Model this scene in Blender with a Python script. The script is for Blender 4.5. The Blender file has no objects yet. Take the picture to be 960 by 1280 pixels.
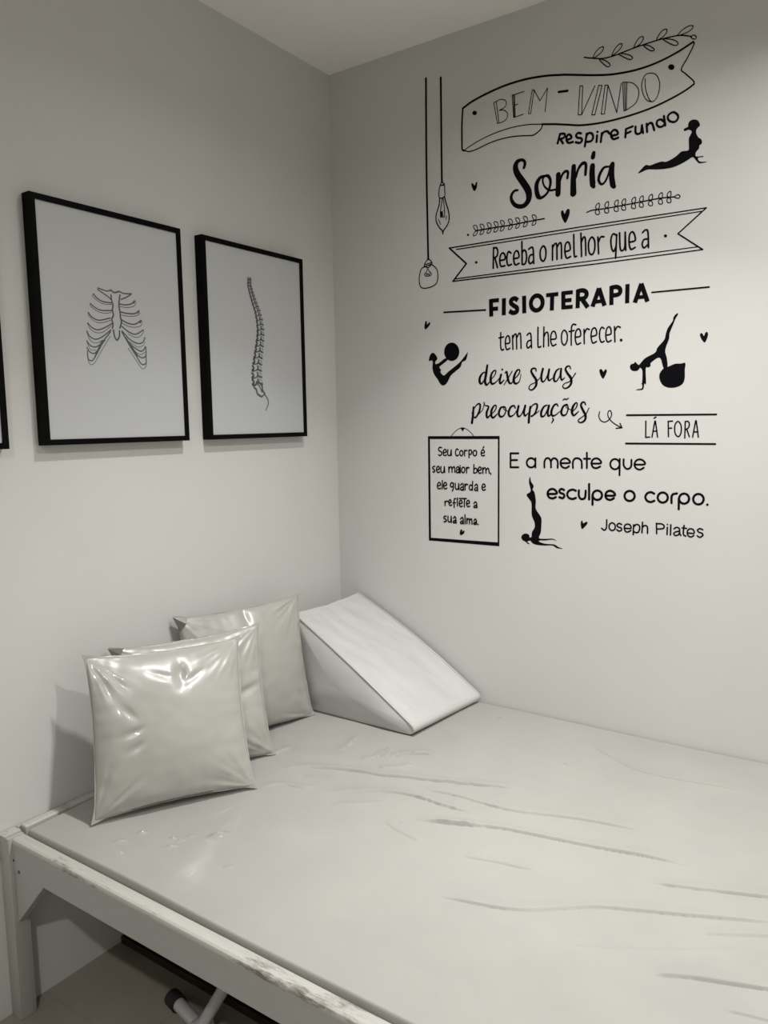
import bpy, bmesh, math, random
import numpy as np
from mathutils import Vector, Matrix, noise
from mathutils.geometry import tessellate_polygon
S = bpy.context.scene
COL = S.collection
# ------------------------------------------------------------------ camera
cam_d = bpy.data.cameras.new('camera')
cam = bpy.data.objects.new('camera', cam_d); COL.objects.link(cam)
Rv, Uv, Fv = Vector((.82296, .56787, -.01621)), Vector((-.05208, .10383, .99323)), Vector((-.56571, .81655, -.11502))
cam.matrix_world = Matrix(((Rv.x, Uv.x, -Fv.x, 1.8469), (Rv.y, Uv.y, -Fv.y, -2.3554), (Rv.z, Uv.z, -Fv.z, 1.5), (0, 0, 0, 1)))
cam_d.sensor_fit = 'VERTICAL'; cam_d.sensor_height = 36.0; cam_d.lens = 36.0 * 960.63 / 1280
cam_d.clip_start = .02
S.camera = cam
# ------------------------------------------------------------------ world, lights, exposure
H = 2.771
w = bpy.data.worlds.new('world'); S.world = w; w.use_nodes = True
w.node_tree.nodes['Background'].inputs['Color'].default_value = (.9, .95, 1, 1)
w.node_tree.nodes['Background'].inputs['Strength'].default_value = 0.0
def downlight(x, y, power, size=.10, spread=math.radians(150), col=(1, .992, .975)):
    ld = bpy.data.lights.new('downlight', 'AREA'); ld.shape = 'DISK'; ld.size = size
    ld.energy = power; ld.color = col; ld.spread = spread
    o = bpy.data.objects.new('downlight', ld); o.location = (x, y, H - .012); COL.objects.link(o)
    return o
# recessed ceiling lamps: one over the bed's head (narrow beam with some spill), one further along, one back in the room
downlight(1.10, -.81, 12.0, spread=math.radians(96))
downlight(1.10, -.81, 4.6, spread=math.radians(150))
downlight(2.08, -.80, 19.5, spread=math.radians(149))
downlight(1.90, -3.00, 26, spread=math.radians(150))
vs = S.view_settings
S.display_settings.display_device = 'sRGB'
vs.view_transform = 'Standard'; vs.look = 'None'; vs.exposure = 0.11; vs.gamma = 1.0; vs.use_curve_mapping = False
# ------------------------------------------------------------------ helpers
def setp(o, label=None, cat=None, group=None, kind=None):
    if label: o['label'] = label
    if cat: o['category'] = cat
    if group: o['group'] = group
    if kind: o['kind'] = kind
    return o
def thing(name, label, cat, loc=(0, 0, 0), group=None):
    o = bpy.data.objects.new(name, None); o.empty_display_size = .05; o.location = loc; COL.objects.link(o)
    return setp(o, label, cat, group)
def put(name, me, mat, parent=None, smooth=None):
    o = bpy.data.objects.new(name, me); COL.objects.link(o)
    if mat: me.materials.append(mat)
    if parent:
        o.parent = parent; o.matrix_parent_inverse = Matrix.Translation(parent.location).inverted()
    if smooth is not None:
        me.polygons.foreach_set('use_smooth', [True] * len(me.polygons))
        if smooth < 3.2: me.set_sharp_from_angle(angle=smooth)
    return o
def mesh(name, verts, faces):
    me = bpy.data.meshes.new(name); me.from_pydata([tuple(v) for v in verts], [], faces); me.update(); return me
def from_bm(name, bm):
    me = bpy.data.meshes.new(name); bmesh.ops.recalc_face_normals(bm, faces=bm.faces[:]); bm.to_mesh(me); bm.free(); return me
def add_box(bm, lo, hi, bev=.003, seg=2):
    b = bmesh.new(); bmesh.ops.create_cube(b, size=1)
    lo, hi = Vector(lo), Vector(hi)
    for v in b.verts: v.co = Vector([lo[i] + (v.co[i] + .5) * (hi[i] - lo[i]) for i in range(3)])
    if bev: bmesh.ops.bevel(b, geom=b.edges[:], offset=bev, segments=seg, profile=.6, affect='EDGES')
    m = bpy.data.meshes.new('t'); b.to_mesh(m); b.free(); bm.from_mesh(m); bpy.data.meshes.remove(m)
def box(name, lo, hi, mat, parent=None, bev=.003, smooth=.6):
    bm = bmesh.new(); add_box(bm, lo, hi, bev); return put(name, from_bm(name, bm), mat, parent, smooth)
def tube_mesh(name, pts, r, n=12, cap=True):
    pts = [Vector(p) for p in pts]; vs_, fs = [], []
    up = Vector((0, 0, 1))
    for i, p in enumerate(pts):
        t = (pts[min(i + 1, len(pts) - 1)] - pts[max(i - 1, 0)]).normalized()
        a = t.cross(up)
        if a.length < .05: a = t.cross(Vector((1, 0, 0)))
        a.normalize(); b = t.cross(a).normalized()
        rr = r[i] if isinstance(r, (list, tuple)) else r
        for k in range(n):
            th = 2 * math.pi * k / n; vs_.append(p + a * math.cos(th) * rr + b * math.sin(th) * rr)
    for i in range(len(pts) - 1):
        for k in range(n):
            k2 = (k + 1) % n; fs.append((i * n + k, i * n + k2, (i + 1) * n + k2, (i + 1) * n + k))
    if cap: fs.append(tuple(range(n - 1, -1, -1))); fs.append(tuple((len(pts) - 1) * n + k for k in range(n)))
    bm = bmesh.new(); m = mesh('t', vs_, fs); bm.from_mesh(m); bpy.data.meshes.remove(m)
    return from_bm(name, bm)
# ------------------------------------------------------------------ materials
class NT:
    def __init__(s, name):
        s.m = bpy.data.materials.new(name); s.m.use_nodes = True; s.t = s.m.node_tree; s.b = s.t.nodes['Principled BSDF']
        s.tc = s.t.nodes.new('ShaderNodeTexCoord')
    def n(s, typ, **kw):
        x = s.t.nodes.new(typ)
        for k, v in kw.items(): setattr(x, k, v)
        return x
    def noise(s, scale, detail=4, rough=.55, vec=None, stretch=None):
        x = s.n('ShaderNodeTexNoise'); x.inputs['Scale'].default_value = scale; x.inputs['Detail'].default_value = detail; x.inputs['Roughness'].default_value = rough
        src = s.tc.outputs['Object']
        if stretch:
            mp = s.n('ShaderNodeMapping'); mp.inputs['Scale'].default_value = stretch; s.t.links.new(src, mp.inputs['Vector']); src = mp.outputs[0]
        s.t.links.new(src, x.inputs['Vector']); return x.outputs['Fac']
    def ramp(s, fac, stops):
        r = s.n('ShaderNodeValToRGB'); e = r.color_ramp.elements
        while len(e) < len(stops): e.new(.5)
        for a, (p, c) in zip(e, stops): a.position = p; a.color = (*c, 1) if len(c) == 3 else c
        s.t.links.new(fac, r.inputs['Fac']); return r.outputs['Color']
    def mix(s, fac, a, b):
        x = s.n('ShaderNodeMix', data_type='RGBA')
        for sock, v in ((0, fac), (6, a), (7, b)):
            if hasattr(v, 'links'): s.t.links.new(v, x.inputs[sock])
            else: x.inputs[sock].default_value = v if sock == 0 else (*v, 1)
        return x.outputs[2]
    def color(s, v):
        if hasattr(v, 'links'): s.t.links.new(v, s.b.inputs['Base Color'])
        else: s.b.inputs['Base Color'].default_value = (*v, 1)
    def bump(s, h, strength=.2, dist=.002):
        x = s.n('ShaderNodeBump'); x.inputs['Strength'].default_value = strength; x.inputs['Distance'].default_value = dist
        s.t.links.new(h, x.inputs['Height']); s.t.links.new(x.outputs[0], s.b.inputs['Normal']); return x.outputs[0]
    def set(s, **kw):
        for k, v in kw.items(): s.b.inputs[k.replace('_', ' ')].default_value = v
def k3(c, f): return tuple(min(1, x * f) for x in c)
def wall_material():
    s = NT('wall_paint'); c = (.585, .577, .555)
    big = s.noise(1.3, 3)
    s.color(s.ramp(big, [(.3, k3(c, .965)), (.7, k3(c, 1.03))]))
    s.set(Roughness=.55); s.b.inputs['Specular IOR Level'].default_value = .3
    s.bump(s.noise(55, 3), .12, .0015); return s.m
def ceiling_material():
    s = NT('ceiling_paint'); c = (.88, .865, .83)
    s.color(s.ramp(s.noise(1.1, 2), [(.3, k3(c, .98)), (.7, k3(c, 1.02))])); s.set(Roughness=.8); s.bump(s.noise(70, 2), .06, .001); return s.m
def floor_material():
    s = NT('floor_tile'); c = (.30, .275, .225)
    br = s.n('ShaderNodeTexBrick'); br.offset = 0; br.inputs['Scale'].default_value = 1; br.inputs['Brick Width'].default_value = .6; br.inputs['Row Height'].default_value = .6
    br.inputs['Mortar Size'].default_value = .003; br.inputs['Color1'].default_value = (*c, 1); br.inputs['Color2'].default_value = (*k3(c, 1.04), 1); br.inputs['Mortar'].default_value = (*k3(c, .95), 1)
    mp = s.n('ShaderNodeMapping'); mp.inputs['Location'].default_value = (.25, .12, 0); s.t.links.new(s.tc.outputs['Object'], mp.inputs['Vector']); s.t.links.new(mp.outputs[0], br.inputs['Vector'])
    dirt = s.ramp(s.noise(3.5, 6), [(.35, (.84, .84, .84)), (.7, (1, 1, 1))])
    mx = s.n('ShaderNodeMix', data_type='RGBA', blend_type='MULTIPLY'); mx.inputs[0].default_value = 1
    s.t.links.new(br.outputs['Color'], mx.inputs[6]); s.t.links.new(dirt, mx.inputs[7]); s.color(mx.outputs[2]); s.set(Roughness=.32); return s.m
def vinyl(name, c, rough=.4, coat=.6, crough=.12, spots=False, bump=.05, bscale=160):
    s = NT(name)
    col = s.ramp(s.noise(4.5, 5), [(.3, k3(c, .95)), (.7, k3(c, 1.03))])
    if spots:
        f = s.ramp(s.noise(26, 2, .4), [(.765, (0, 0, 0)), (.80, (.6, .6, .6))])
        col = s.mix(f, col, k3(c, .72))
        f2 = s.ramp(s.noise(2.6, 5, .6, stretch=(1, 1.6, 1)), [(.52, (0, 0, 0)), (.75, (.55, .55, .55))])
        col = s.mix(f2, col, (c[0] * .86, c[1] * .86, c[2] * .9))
    s.color(col); s.set(Roughness=rough, Coat_Weight=coat, Coat_Roughness=crough)
    if bump: s.bump(s.noise(bscale, 3), bump, .001)
    return s.m
def painted_wood(name, c, dirt=0., stretch=(1.2, 18, 18)):
    s = NT(name)
    g = s.noise(7, 5, .6, stretch=stretch)
    col = s.ramp(g, [(.25, k3(c, .93)), (.75, k3(c, 1.04))])
    if dirt:
        # grime and paint worn off in streaks and speckles along the ledge, heavier towards the middle of the bed
        sx = s.n('ShaderNodeSeparateXYZ'); s.t.links.new(s.tc.outputs['Object'], sx.inputs[0])
        mr = s.n('ShaderNodeMapRange'); s.t.links.new(sx.outputs[0], mr.inputs[0])
        for q, v in ((1, .0), (2, 1.2), (3, .0), (4, .055)): mr.inputs[q].default_value = v
        a = s.noise(2.6, 2, .5, stretch=(1.6, 3, 3)); b = s.noise(48, 7, .78, stretch=(.45, 2.2, 2.2))
        ml = s.n('ShaderNodeMath', operation='MULTIPLY'); s.t.links.new(a, ml.inputs[0]); s.t.links.new(b, ml.inputs[1])
        ad = s.n('ShaderNodeMath', operation='ADD'); s.t.links.new(ml.outputs[0], ad.inputs[0]); s.t.links.new(mr.outputs[0], ad.inputs[1])
        f = s.ramp(ad.outputs[0], [(.285, (0, 0, 0)), (.40, (dirt, dirt, dirt))])
        col = s.mix(f, col, (.085, .07, .052))
    s.color(col); s.set(Roughness=.42); s.bump(g, .15, .001); return s.m
def plain(name, c, rough=.5, metal=0., var=.06, bump=0., spec=.5):
    s = NT(name); s.b.inputs['Specular IOR Level'].default_value = spec; s.color(s.ramp(s.noise(9, 4), [(.3, k3(c, 1 - var)), (.7, k3(c, 1 + var))])); s.set(Roughness=rough, Metallic=metal)
    if bump: s.bump(s.noise(120, 3), bump, .001)
    return s.m
M = dict(
    wall=wall_material(), ceiling=ceiling_material(), floor=floor_material(),
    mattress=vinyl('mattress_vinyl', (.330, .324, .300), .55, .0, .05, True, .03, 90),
    cushion=vinyl('cushion_clear_vinyl', (.365, .358, .326), .36, .50, .06, False, .03, 40),
    seam=vinyl('cushion_seam_vinyl', (.35, .345, .315), .4, .5, .15),
    wedge=vinyl('wedge_vinyl', (.50, .505, .485), .36, .35, .10, False, .04, 50),
    piping=vinyl('wedge_piping', (.42, .42, .40), .4, .4, .2),
    wood=painted_wood('white_painted_wood', (.37, .365, .355)),
    woodpost=painted_wood('white_painted_post_wood', (.37, .36, .335), 0, (18, 18, 1.2)),
    rail=painted_wood('worn_white_rail_wood', (.37, .365, .355)),
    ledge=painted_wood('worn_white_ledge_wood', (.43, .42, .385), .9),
    decal=plain('black_wall_vinyl', (.004, .004, .005), .6, 0, .1, 0, .03),
    frame=plain('black_frame_wood', (.0018, .0018, .0020), .5, 0, .1, 0, .06),
    paper=plain('white_print_paper', (.455, .462, .465), .6, 0, .01),
    ink=plain('grey_pencil_ink', (.075, .075, .08), .7, 0, .2),
    backing=plain('brown_backing_board', (.18, .12, .07), .8),
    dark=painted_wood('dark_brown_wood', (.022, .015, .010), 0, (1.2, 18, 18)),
    deck=plain('plywood_deck', (.36, .27, .17), .7),
    metal=plain('grey_painted_steel', (.50, .51, .51), .38, .25, .05),
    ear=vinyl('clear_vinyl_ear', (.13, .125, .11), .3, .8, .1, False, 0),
    rubber=plain('black_rubber', (.008, .008, .008), .6),
    screw=plain('dark_screw_head', (.12, .10, .08), .5, .7), bolt=painted_wood('painted_plug', (.32, .31, .30)),
)
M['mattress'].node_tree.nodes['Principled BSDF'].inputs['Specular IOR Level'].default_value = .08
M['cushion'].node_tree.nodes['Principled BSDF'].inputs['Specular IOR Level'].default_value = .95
# the cover's coat is set glossier in a round patch in front of the cushions
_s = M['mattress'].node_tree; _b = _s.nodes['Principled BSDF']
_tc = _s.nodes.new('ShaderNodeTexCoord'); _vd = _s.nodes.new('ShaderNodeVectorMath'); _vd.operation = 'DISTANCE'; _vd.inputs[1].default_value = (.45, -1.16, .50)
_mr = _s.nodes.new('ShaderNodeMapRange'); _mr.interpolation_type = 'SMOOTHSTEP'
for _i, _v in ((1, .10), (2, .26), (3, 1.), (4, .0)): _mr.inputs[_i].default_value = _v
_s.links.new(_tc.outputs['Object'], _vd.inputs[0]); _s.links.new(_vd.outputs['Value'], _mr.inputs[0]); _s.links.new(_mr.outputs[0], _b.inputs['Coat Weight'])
DECALS = [
 ('banner_decal', 'black outline wavy ribbon banner reading BEM - VINDO at top of wall', [
  ('ribbon_outline',[('s',[70,69,68,66,65,63,62,62,60,59,57,56,55,54],[5579,25264,5928,25396,6474,25515,7137,25599,7822,25607,8486,25537,9012,25433,9195,25388,10076,25152,10628,25043,11246,24997,11805,25036,12345,25156,12812,25325]),('s',60,[5579,25264,5544,24781,5542,24309,5549,23991,5620,23925]),('s',31,[5620,23925,5830,24012,6245,24140,6786,24237,7357,24272,7914,24236,8374,24145]),('s',37,[5620,23925,5830,23854,6107,23876,6563,23969,7008,24005,7488,23979,8064,23879]),('s',42,[8064,23879,8210,23929,8334,24013,8387,24124]),('s',[60,59,58,57,56,54,53,52,51,50],[8374,24145,8826,24045,9212,23944,9660,23832,10312,23768,11026,23778,11674,23843,12222,23963,12640,24099,12863,24209]),('s',35,[12812,25325,12826,25248,12673,24956,12510,24694,12628,24540,12842,24300,12863,24209])]),
  ('lettering',[('k',26,[6710,25172,6839,24505,6897,24507,6795,25190,6710,25172]),('k',26,[7354,25245,7408,24563,7464,24562,7432,25245,7354,25245]),('k',26,[7397,25242,7434,24565]),('k',25,[7912,24561,8034,25240,8097,25225,7988,24547,7912,24561]),('k',26,[7432,25245,7760,25259]),('k',26,[7442,24924,7549,24929]),('k',26,[7464,24562,7734,24587]),('k',25,[8097,25225,8294,24853,8543,25170,8466,24493]),('s',26,[6795,25190,6962,25215,7116,25144,7147,25031,7072,24935,6897,24892]),('s',26,[6897,24892,7073,24859,7191,24737,7182,24607,7073,24525,6897,24507]),('s',72,[8905,24965,9185,24930]),('k',27,[9578,24977,9531,24158,9642,24133,9662,24948,9578,24977]),('k',27,[9642,24133,10037,24863]),('k',27,[10153,24843,9954,24061,10050,24040,10256,24817,10153,24843]),('k',26,[10346,24803,10244,24015,10343,24001,10435,24781,10346,24803]),('k',26,[10435,24781,10711,23948,10825,24739]),('k',26,[10871,24755,10920,23947,10990,23955,10987,24726,10871,24755]),('k',26,[10929,24740,10957,23951]),('s',26,[10987,24726,11172,24652,11318,24469,11335,24271,11246,24079,10990,23955]),('s',25,[11515,24690,11533,24416,11628,24124,11710,24019]),('c',25,[11672,24803,11832,24705,11924,24472,11903,24211,11809,24042,11690,24020,11548,24123,11442,24361,11425,24597,11513,24786])]),
  ('dot',[('f',0,[6101,24999,6090,24967,6060,24948,6018,24948,5977,24967,5947,24999,5936,25037,5947,25069,5977,25088,6019,25088,6060,25069,6090,25036])]),
  ('dot',[('f',0,[12324,24794,12313,24759,12283,24740,12241,24741,12198,24762,12165,24798,12153,24839,12164,24874,12194,24893,12237,24892,12280,24871,12311,24835])]),
 ]),
 ('twig_decal', 'black line twig with open leaves rising above the right end of the wavy banner', [
  ('stem',[('s',[39,39,38,38,37,37,36,35,35,35],[9696,25752,9923,25668,10267,25569,10604,25557,11138,25607,11539,25631,11933,25636,12396,25607,12700,25507,12758,25462])]),
  ('leaves',[('c',28,[12746,25472,12813,25501,12881,25445,12872,25393,12808,25400]),('c',31,[9975,25654,10029,25782,10155,25882,10274,25889,10263,25806,10158,25716]),('c',31,[10541,25574,10593,25697,10703,25811,10814,25831,10816,25753,10727,25661]),('c',30,[11178,25627,11236,25753,11335,25852,11435,25839,11417,25741,11319,25654]),('c',29,[11816,25642,11871,25766,11974,25861,12083,25856,12077,25764,11971,25681]),('c',28,[12396,25607,12506,25717,12674,25772,12787,25747,12763,25673,12622,25618]),('c',31,[10160,25577,10310,25510,10460,25380,10483,25308,10398,25306,10269,25430]),('c',30,[10728,25571,10915,25521,11081,25430,11144,25344,11062,25327,10896,25433]),('c',30,[11440,25620,11601,25557,11722,25456,11751,25391,11664,25403,11542,25497]),('c',29,[11992,25627,12206,25560,12362,25461,12402,25375,12307,25371,12130,25495])]),
 ]),
 ('hanging_bulb_decal', 'round bulb drawing hanging on the longer, left hand black cord', [
  ('cord',[('s',75,[4170,26553,4159,23655,4195,20619])]),
  ('socket',[('s',39,[4195,20643,4080,20523,4058,20458,4323,20492,4303,20545,4195,20643]),('s',39,[4058,20458,4037,20393,4322,20435,4335,20490]),('s',39,[4098,20369,4179,20332,4293,20395])]),
  ('glass',[('s',39,[4078,20388,3913,20324,3828,20096,3825,19858,3885,19714,4028,19654,4294,19669,4496,19748,4570,19908,4560,20177,4462,20323,4322,20425])]),
  ('filament',[('s',30,[4158,20294,4117,20197,4034,20123,4115,20055,4277,20060,4319,20122,4238,20200,4179,20291]),('s',30,[4096,20166,4136,20094,4177,20139,4217,20084,4258,20130])]),
 ]),
 ('hanging_bulb_decal', 'pointed teardrop bulb drawing hanging on the shorter, right hand black cord', [
  ('cord',[('s',73,[4748,26433,4756,24572,4762,23071])]),
  ('socket',[('s',38,[4765,23084,4705,22997,4862,22975,4785,23080]),('s',38,[4693,22973,4653,22843,4662,22587,4859,22595,4872,22804,4850,22971,4693,22973])]),
  ('glass',[('s',46,[4674,22578,4648,22353,4539,22075,4529,21845,4634,21631,4771,21478,4790,21377,4810,21479,4968,21646,5036,21831,5011,22097,4908,22407,4866,22584]),('s',30,[4628,21879,4694,21704]),('s',29,[4935,21946,4911,21835])]),
  ('filament',[('s',34,[4780,22560,4718,22243,4698,22131]),('s',33,[4807,22555,4856,22220,4843,22124]),('s',34,[4776,22119,4794,21935,4853,21942,4866,22120]),('g',0,[4678,22135,4684,21936,4763,21914,4784,22127])]),
 ]),
 ('lettering_decal', 'bold hand-drawn words Respire Fundo curving up under the wavy banner', [
  ('lettering',[('s',72,[8961,23729,8885,23471]),('s',71,[8961,23729,9088,23710,9121,23641,9067,23590,8930,23578]),('s',71,[8976,23568,9060,23434]),('s',71,[9172,23506,9316,23529,9316,23595,9238,23657,9171,23589,9182,23475,9250,23407,9376,23409]),('s',70,[9628,23602,9539,23633,9473,23578,9518,23503,9630,23462,9662,23390,9587,23336,9466,23382]),('s',70,[9805,23555,9753,23200]),('s',69,[9797,23496,9879,23560,9980,23509,10004,23391,9940,23315,9808,23319]),('s',69,[10125,23438,10114,23254]),('s',68,[10270,23475,10244,23227]),('s',68,[10263,23396,10326,23483,10433,23488,10498,23414]),('s',68,[10554,23334,10740,23334,10730,23428,10645,23482,10561,23432,10554,23322,10628,23226,10767,23237]),('s',67,[10988,23419,10976,23204]),('s',66,[10988,23427,11185,23462]),('s',66,[10982,23301,11126,23329]),('s',66,[11268,23436,11271,23278,11334,23218,11426,23245,11451,23435]),('s',65,[11451,23435,11488,23212]),('s',65,[11583,23444,11605,23214]),('s',65,[11585,23366,11672,23444,11744,23408,11805,23221]),('s',64,[12065,23548,12111,23281]),('s',64,[12069,23394,11989,23469,11890,23461,11873,23361,11946,23279,12052,23282,12098,23349]),('c',63,[12317,23594,12435,23502,12457,23402,12382,23324,12265,23350,12185,23433,12190,23539]),('f',0,[10175,23528,10170,23511,10156,23501,10137,23500,10117,23509,10102,23525,10097,23545,10102,23562,10116,23572,10135,23573,10155,23564,10169,23547])]),
 ]),
 ('lettering_decal', 'heavy brush-script word Sorria in black', [
  ('lettering',[('s',[93,101,93,93,145,180,197,213,220,212,178,154,137,129,112,95,86,69],[7768,22968,7801,23075,7767,23176,7659,23224,7530,23185,7474,23043,7532,22841,7705,22580,7878,22320,7943,22137,7923,21950,7795,21819,7623,21809,7448,21896,7338,22069,7347,22222,7447,22320,7555,22320]),('s',[66,108,142,151,151,92,75,83,91,99,75,58,58,66,66],[8487,22586,8320,22561,8204,22394,8206,22167,8262,22006,8367,21950,8533,22034,8635,22204,8662,22404,8590,22556,8466,22579,8404,22470,8468,22271,8635,22129,8820,22114]),('s',[155,164,172],[8918,22542,8921,22226,8912,21968]),('s',[57,73,89,81,81],[8961,22293,9040,22501,9140,22593,9228,22558,9214,22387]),('s',[144,177,201],[9410,22688,9403,22286,9408,21899]),('s',[64,80,103,95,87],[9482,22345,9558,22586,9693,22724,9792,22668,9784,22380]),('s',[157,173,181,118],[9998,22592,9990,22359,10014,22065,10046,21987]),('s',[117,141],[10031,22956,10010,22841]),('s',[54,78,94,86,70,62,62,77],[10503,22476,10352,22470,10233,22313,10197,22140,10284,22009,10397,22067,10499,22281,10559,22501]),('s',[131,162,170,131],[10607,22527,10590,22210,10625,21954,10664,21876])]),
 ]),
 ('heart_decal', 'small black heart just right of the pointed bulb and left of Sorria', [
  ('heart',[('f',0,[6002,22566,5928,22665,5891,22798,5910,22843,5966,22801,6014,22744,6058,22831,6103,22839,6103,22744,6076,22638])]),
 ]),
 ('heart_decal', 'largest black heart, centred between the two small leafy twigs', [
  ('heart',[('f',0,[9157,21062,9067,21196,9016,21353,9031,21444,9084,21447,9138,21341,9185,21430,9257,21470,9298,21419,9288,21291,9229,21151])]),
 ]),
 ('heart_decal', 'small tilted black heart below the round bulb, above the figure lifting a ball', [
  ('heart',[('f',0,[4053,18241,4013,18348,4056,18516,4110,18522,4125,18407,4199,18469,4252,18465,4218,18365])]),
 ]),
 ('heart_decal', 'black heart at far right, beside the raised leg of the figure on a ball', [
  ('heart',[('f',0,[13351,17130,13267,17227,13220,17337,13238,17396,13285,17386,13328,17313,13364,17401,13412,17419,13438,17350,13412,17231])]),
 ]),
 ('heart_decal', 'small black heart right of the script words deixe suas', [
  ('heart',[('f',0,[10426,16245,10330,16402,10317,16524,10390,16530,10433,16457,10494,16525,10547,16482,10508,16363])]),
 ]),
 ('heart_decal', 'small tilted black heart in front of the author name at bottom right', [
  ('heart',[('f',0,[9837,11539,9789,11627,9787,11764,9833,11812,9867,11723,9941,11773,10006,11768,9974,11685])]),
 ]),
 ('twig_decal', 'small leafy twig left of the largest heart, with a dot at its tip', [
  ('stem',[('s',[46,45,44,43,42],[6040,21293,6661,21291,7288,21281,7897,21296,8468,21301])]),
  ('leaves',[('c',30,[6064,21293,5989,21376,5961,21469,6055,21462,6115,21373]),('c',30,[6064,21293,5979,21225,5960,21147,6054,21158,6105,21222]),('c',30,[6309,21293,6236,21376,6208,21468,6300,21462,6360,21373]),('c',30,[6309,21293,6226,21226,6207,21149,6300,21159,6351,21223]),('c',30,[6571,21294,6498,21377,6470,21468,6561,21462,6621,21374]),('c',30,[6571,21294,6488,21227,6470,21151,6561,21161,6611,21225]),('c',30,[6820,21295,6747,21377,6720,21468,6811,21462,6869,21374]),('c',30,[6820,21295,6738,21229,6720,21152,6811,21162,6860,21226]),('c',29,[7044,21296,6972,21378,6945,21468,7035,21462,7093,21375]),('c',29,[7044,21296,6964,21230,6946,21154,7035,21164,7084,21227]),('c',29,[7332,21297,7261,21378,7234,21468,7323,21462,7380,21375]),('c',29,[7332,21297,7253,21231,7235,21156,7323,21166,7372,21229]),('c',29,[7586,21298,7516,21379,7489,21468,7576,21462,7633,21376]),('c',29,[7586,21298,7508,21232,7490,21157,7578,21167,7625,21230]),('c',29,[7854,21299,7785,21379,7758,21468,7844,21462,7901,21376]),('c',29,[7854,21299,7777,21234,7760,21159,7846,21169,7893,21231]),('c',28,[8153,21300,8084,21379,8058,21468,8143,21462,8199,21377]),('c',28,[8153,21300,8077,21235,8060,21161,8145,21171,8191,21233])]),
  ('dot',[('f',0,[5801,21199,5795,21182,5779,21171,5758,21169,5737,21177,5721,21193,5716,21212,5721,21229,5737,21240,5758,21242,5780,21234,5795,21218])]),
 ]),
 ('twig_decal', 'small leafy twig right of the largest heart, ending in a loop', [
  ('stem',[('s',38,[9850,21268,10026,21301,10504,21284,11345,21297,11993,21306,12427,21278])]),
  ('leaves',[('c',30,[10179,21299,10117,21367,10142,21445,10220,21473,10230,21364]),('c',30,[10179,21299,10110,21244,10137,21165,10225,21151,10233,21224]),('c',30,[10461,21296,10399,21364,10424,21441,10501,21469,10511,21361]),('c',30,[10461,21296,10393,21242,10420,21164,10506,21150,10514,21222]),('c',29,[10751,21294,10691,21361,10715,21438,10790,21465,10801,21358]),('c',29,[10751,21294,10684,21240,10711,21162,10796,21148,10803,21220]),('c',29,[10971,21292,10911,21358,10934,21435,11009,21463,11020,21356]),('c',29,[10971,21292,10904,21238,10931,21161,11015,21147,11022,21219]),('c',29,[11262,21289,11203,21355,11226,21432,11300,21459,11310,21353]),('c',29,[11262,21289,11197,21236,11224,21159,11307,21146,11313,21217]),('c',28,[11488,21287,11430,21353,11453,21429,11526,21456,11536,21351]),('c',28,[11488,21287,11424,21234,11450,21158,11532,21145,11539,21215]),('c',28,[11752,21285,11694,21350,11717,21426,11789,21453,11799,21348]),('c',28,[11752,21285,11689,21232,11715,21157,11796,21143,11803,21213]),('c',28,[12033,21283,11976,21348,11998,21422,12069,21449,12079,21345]),('c',28,[12033,21283,11970,21230,11996,21155,12076,21142,12082,21211]),('c',28,[12270,21281,12213,21345,12235,21419,12305,21446,12316,21343]),('c',28,[12270,21281,12209,21229,12234,21154,12313,21141,12319,21210]),('c',30,[12427,21278,12503,21323,12567,21273,12537,21220,12447,21247])]),
 ]),
 ('banner_decal', 'straight double-edged ribbon with notched ends reading Receba o melhor que a', [
  ('ribbon_outline',[('k',[44,37,33],[5038,20877,9556,20869,13285,20833]),('k',[44,37,33],[5168,19760,10191,19705,13226,19708]),('k',[38,33,29],[5311,20792,9506,20776,13156,20757]),('k',[39,33,29],[5252,19830,9519,19815,13110,19803]),('s',58,[5037,20877,5690,20279]),('s',59,[5690,20279,5168,19759]),('s',40,[13286,20832,12539,20242]),('s',40,[12539,20242,13226,19708])]),
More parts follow.
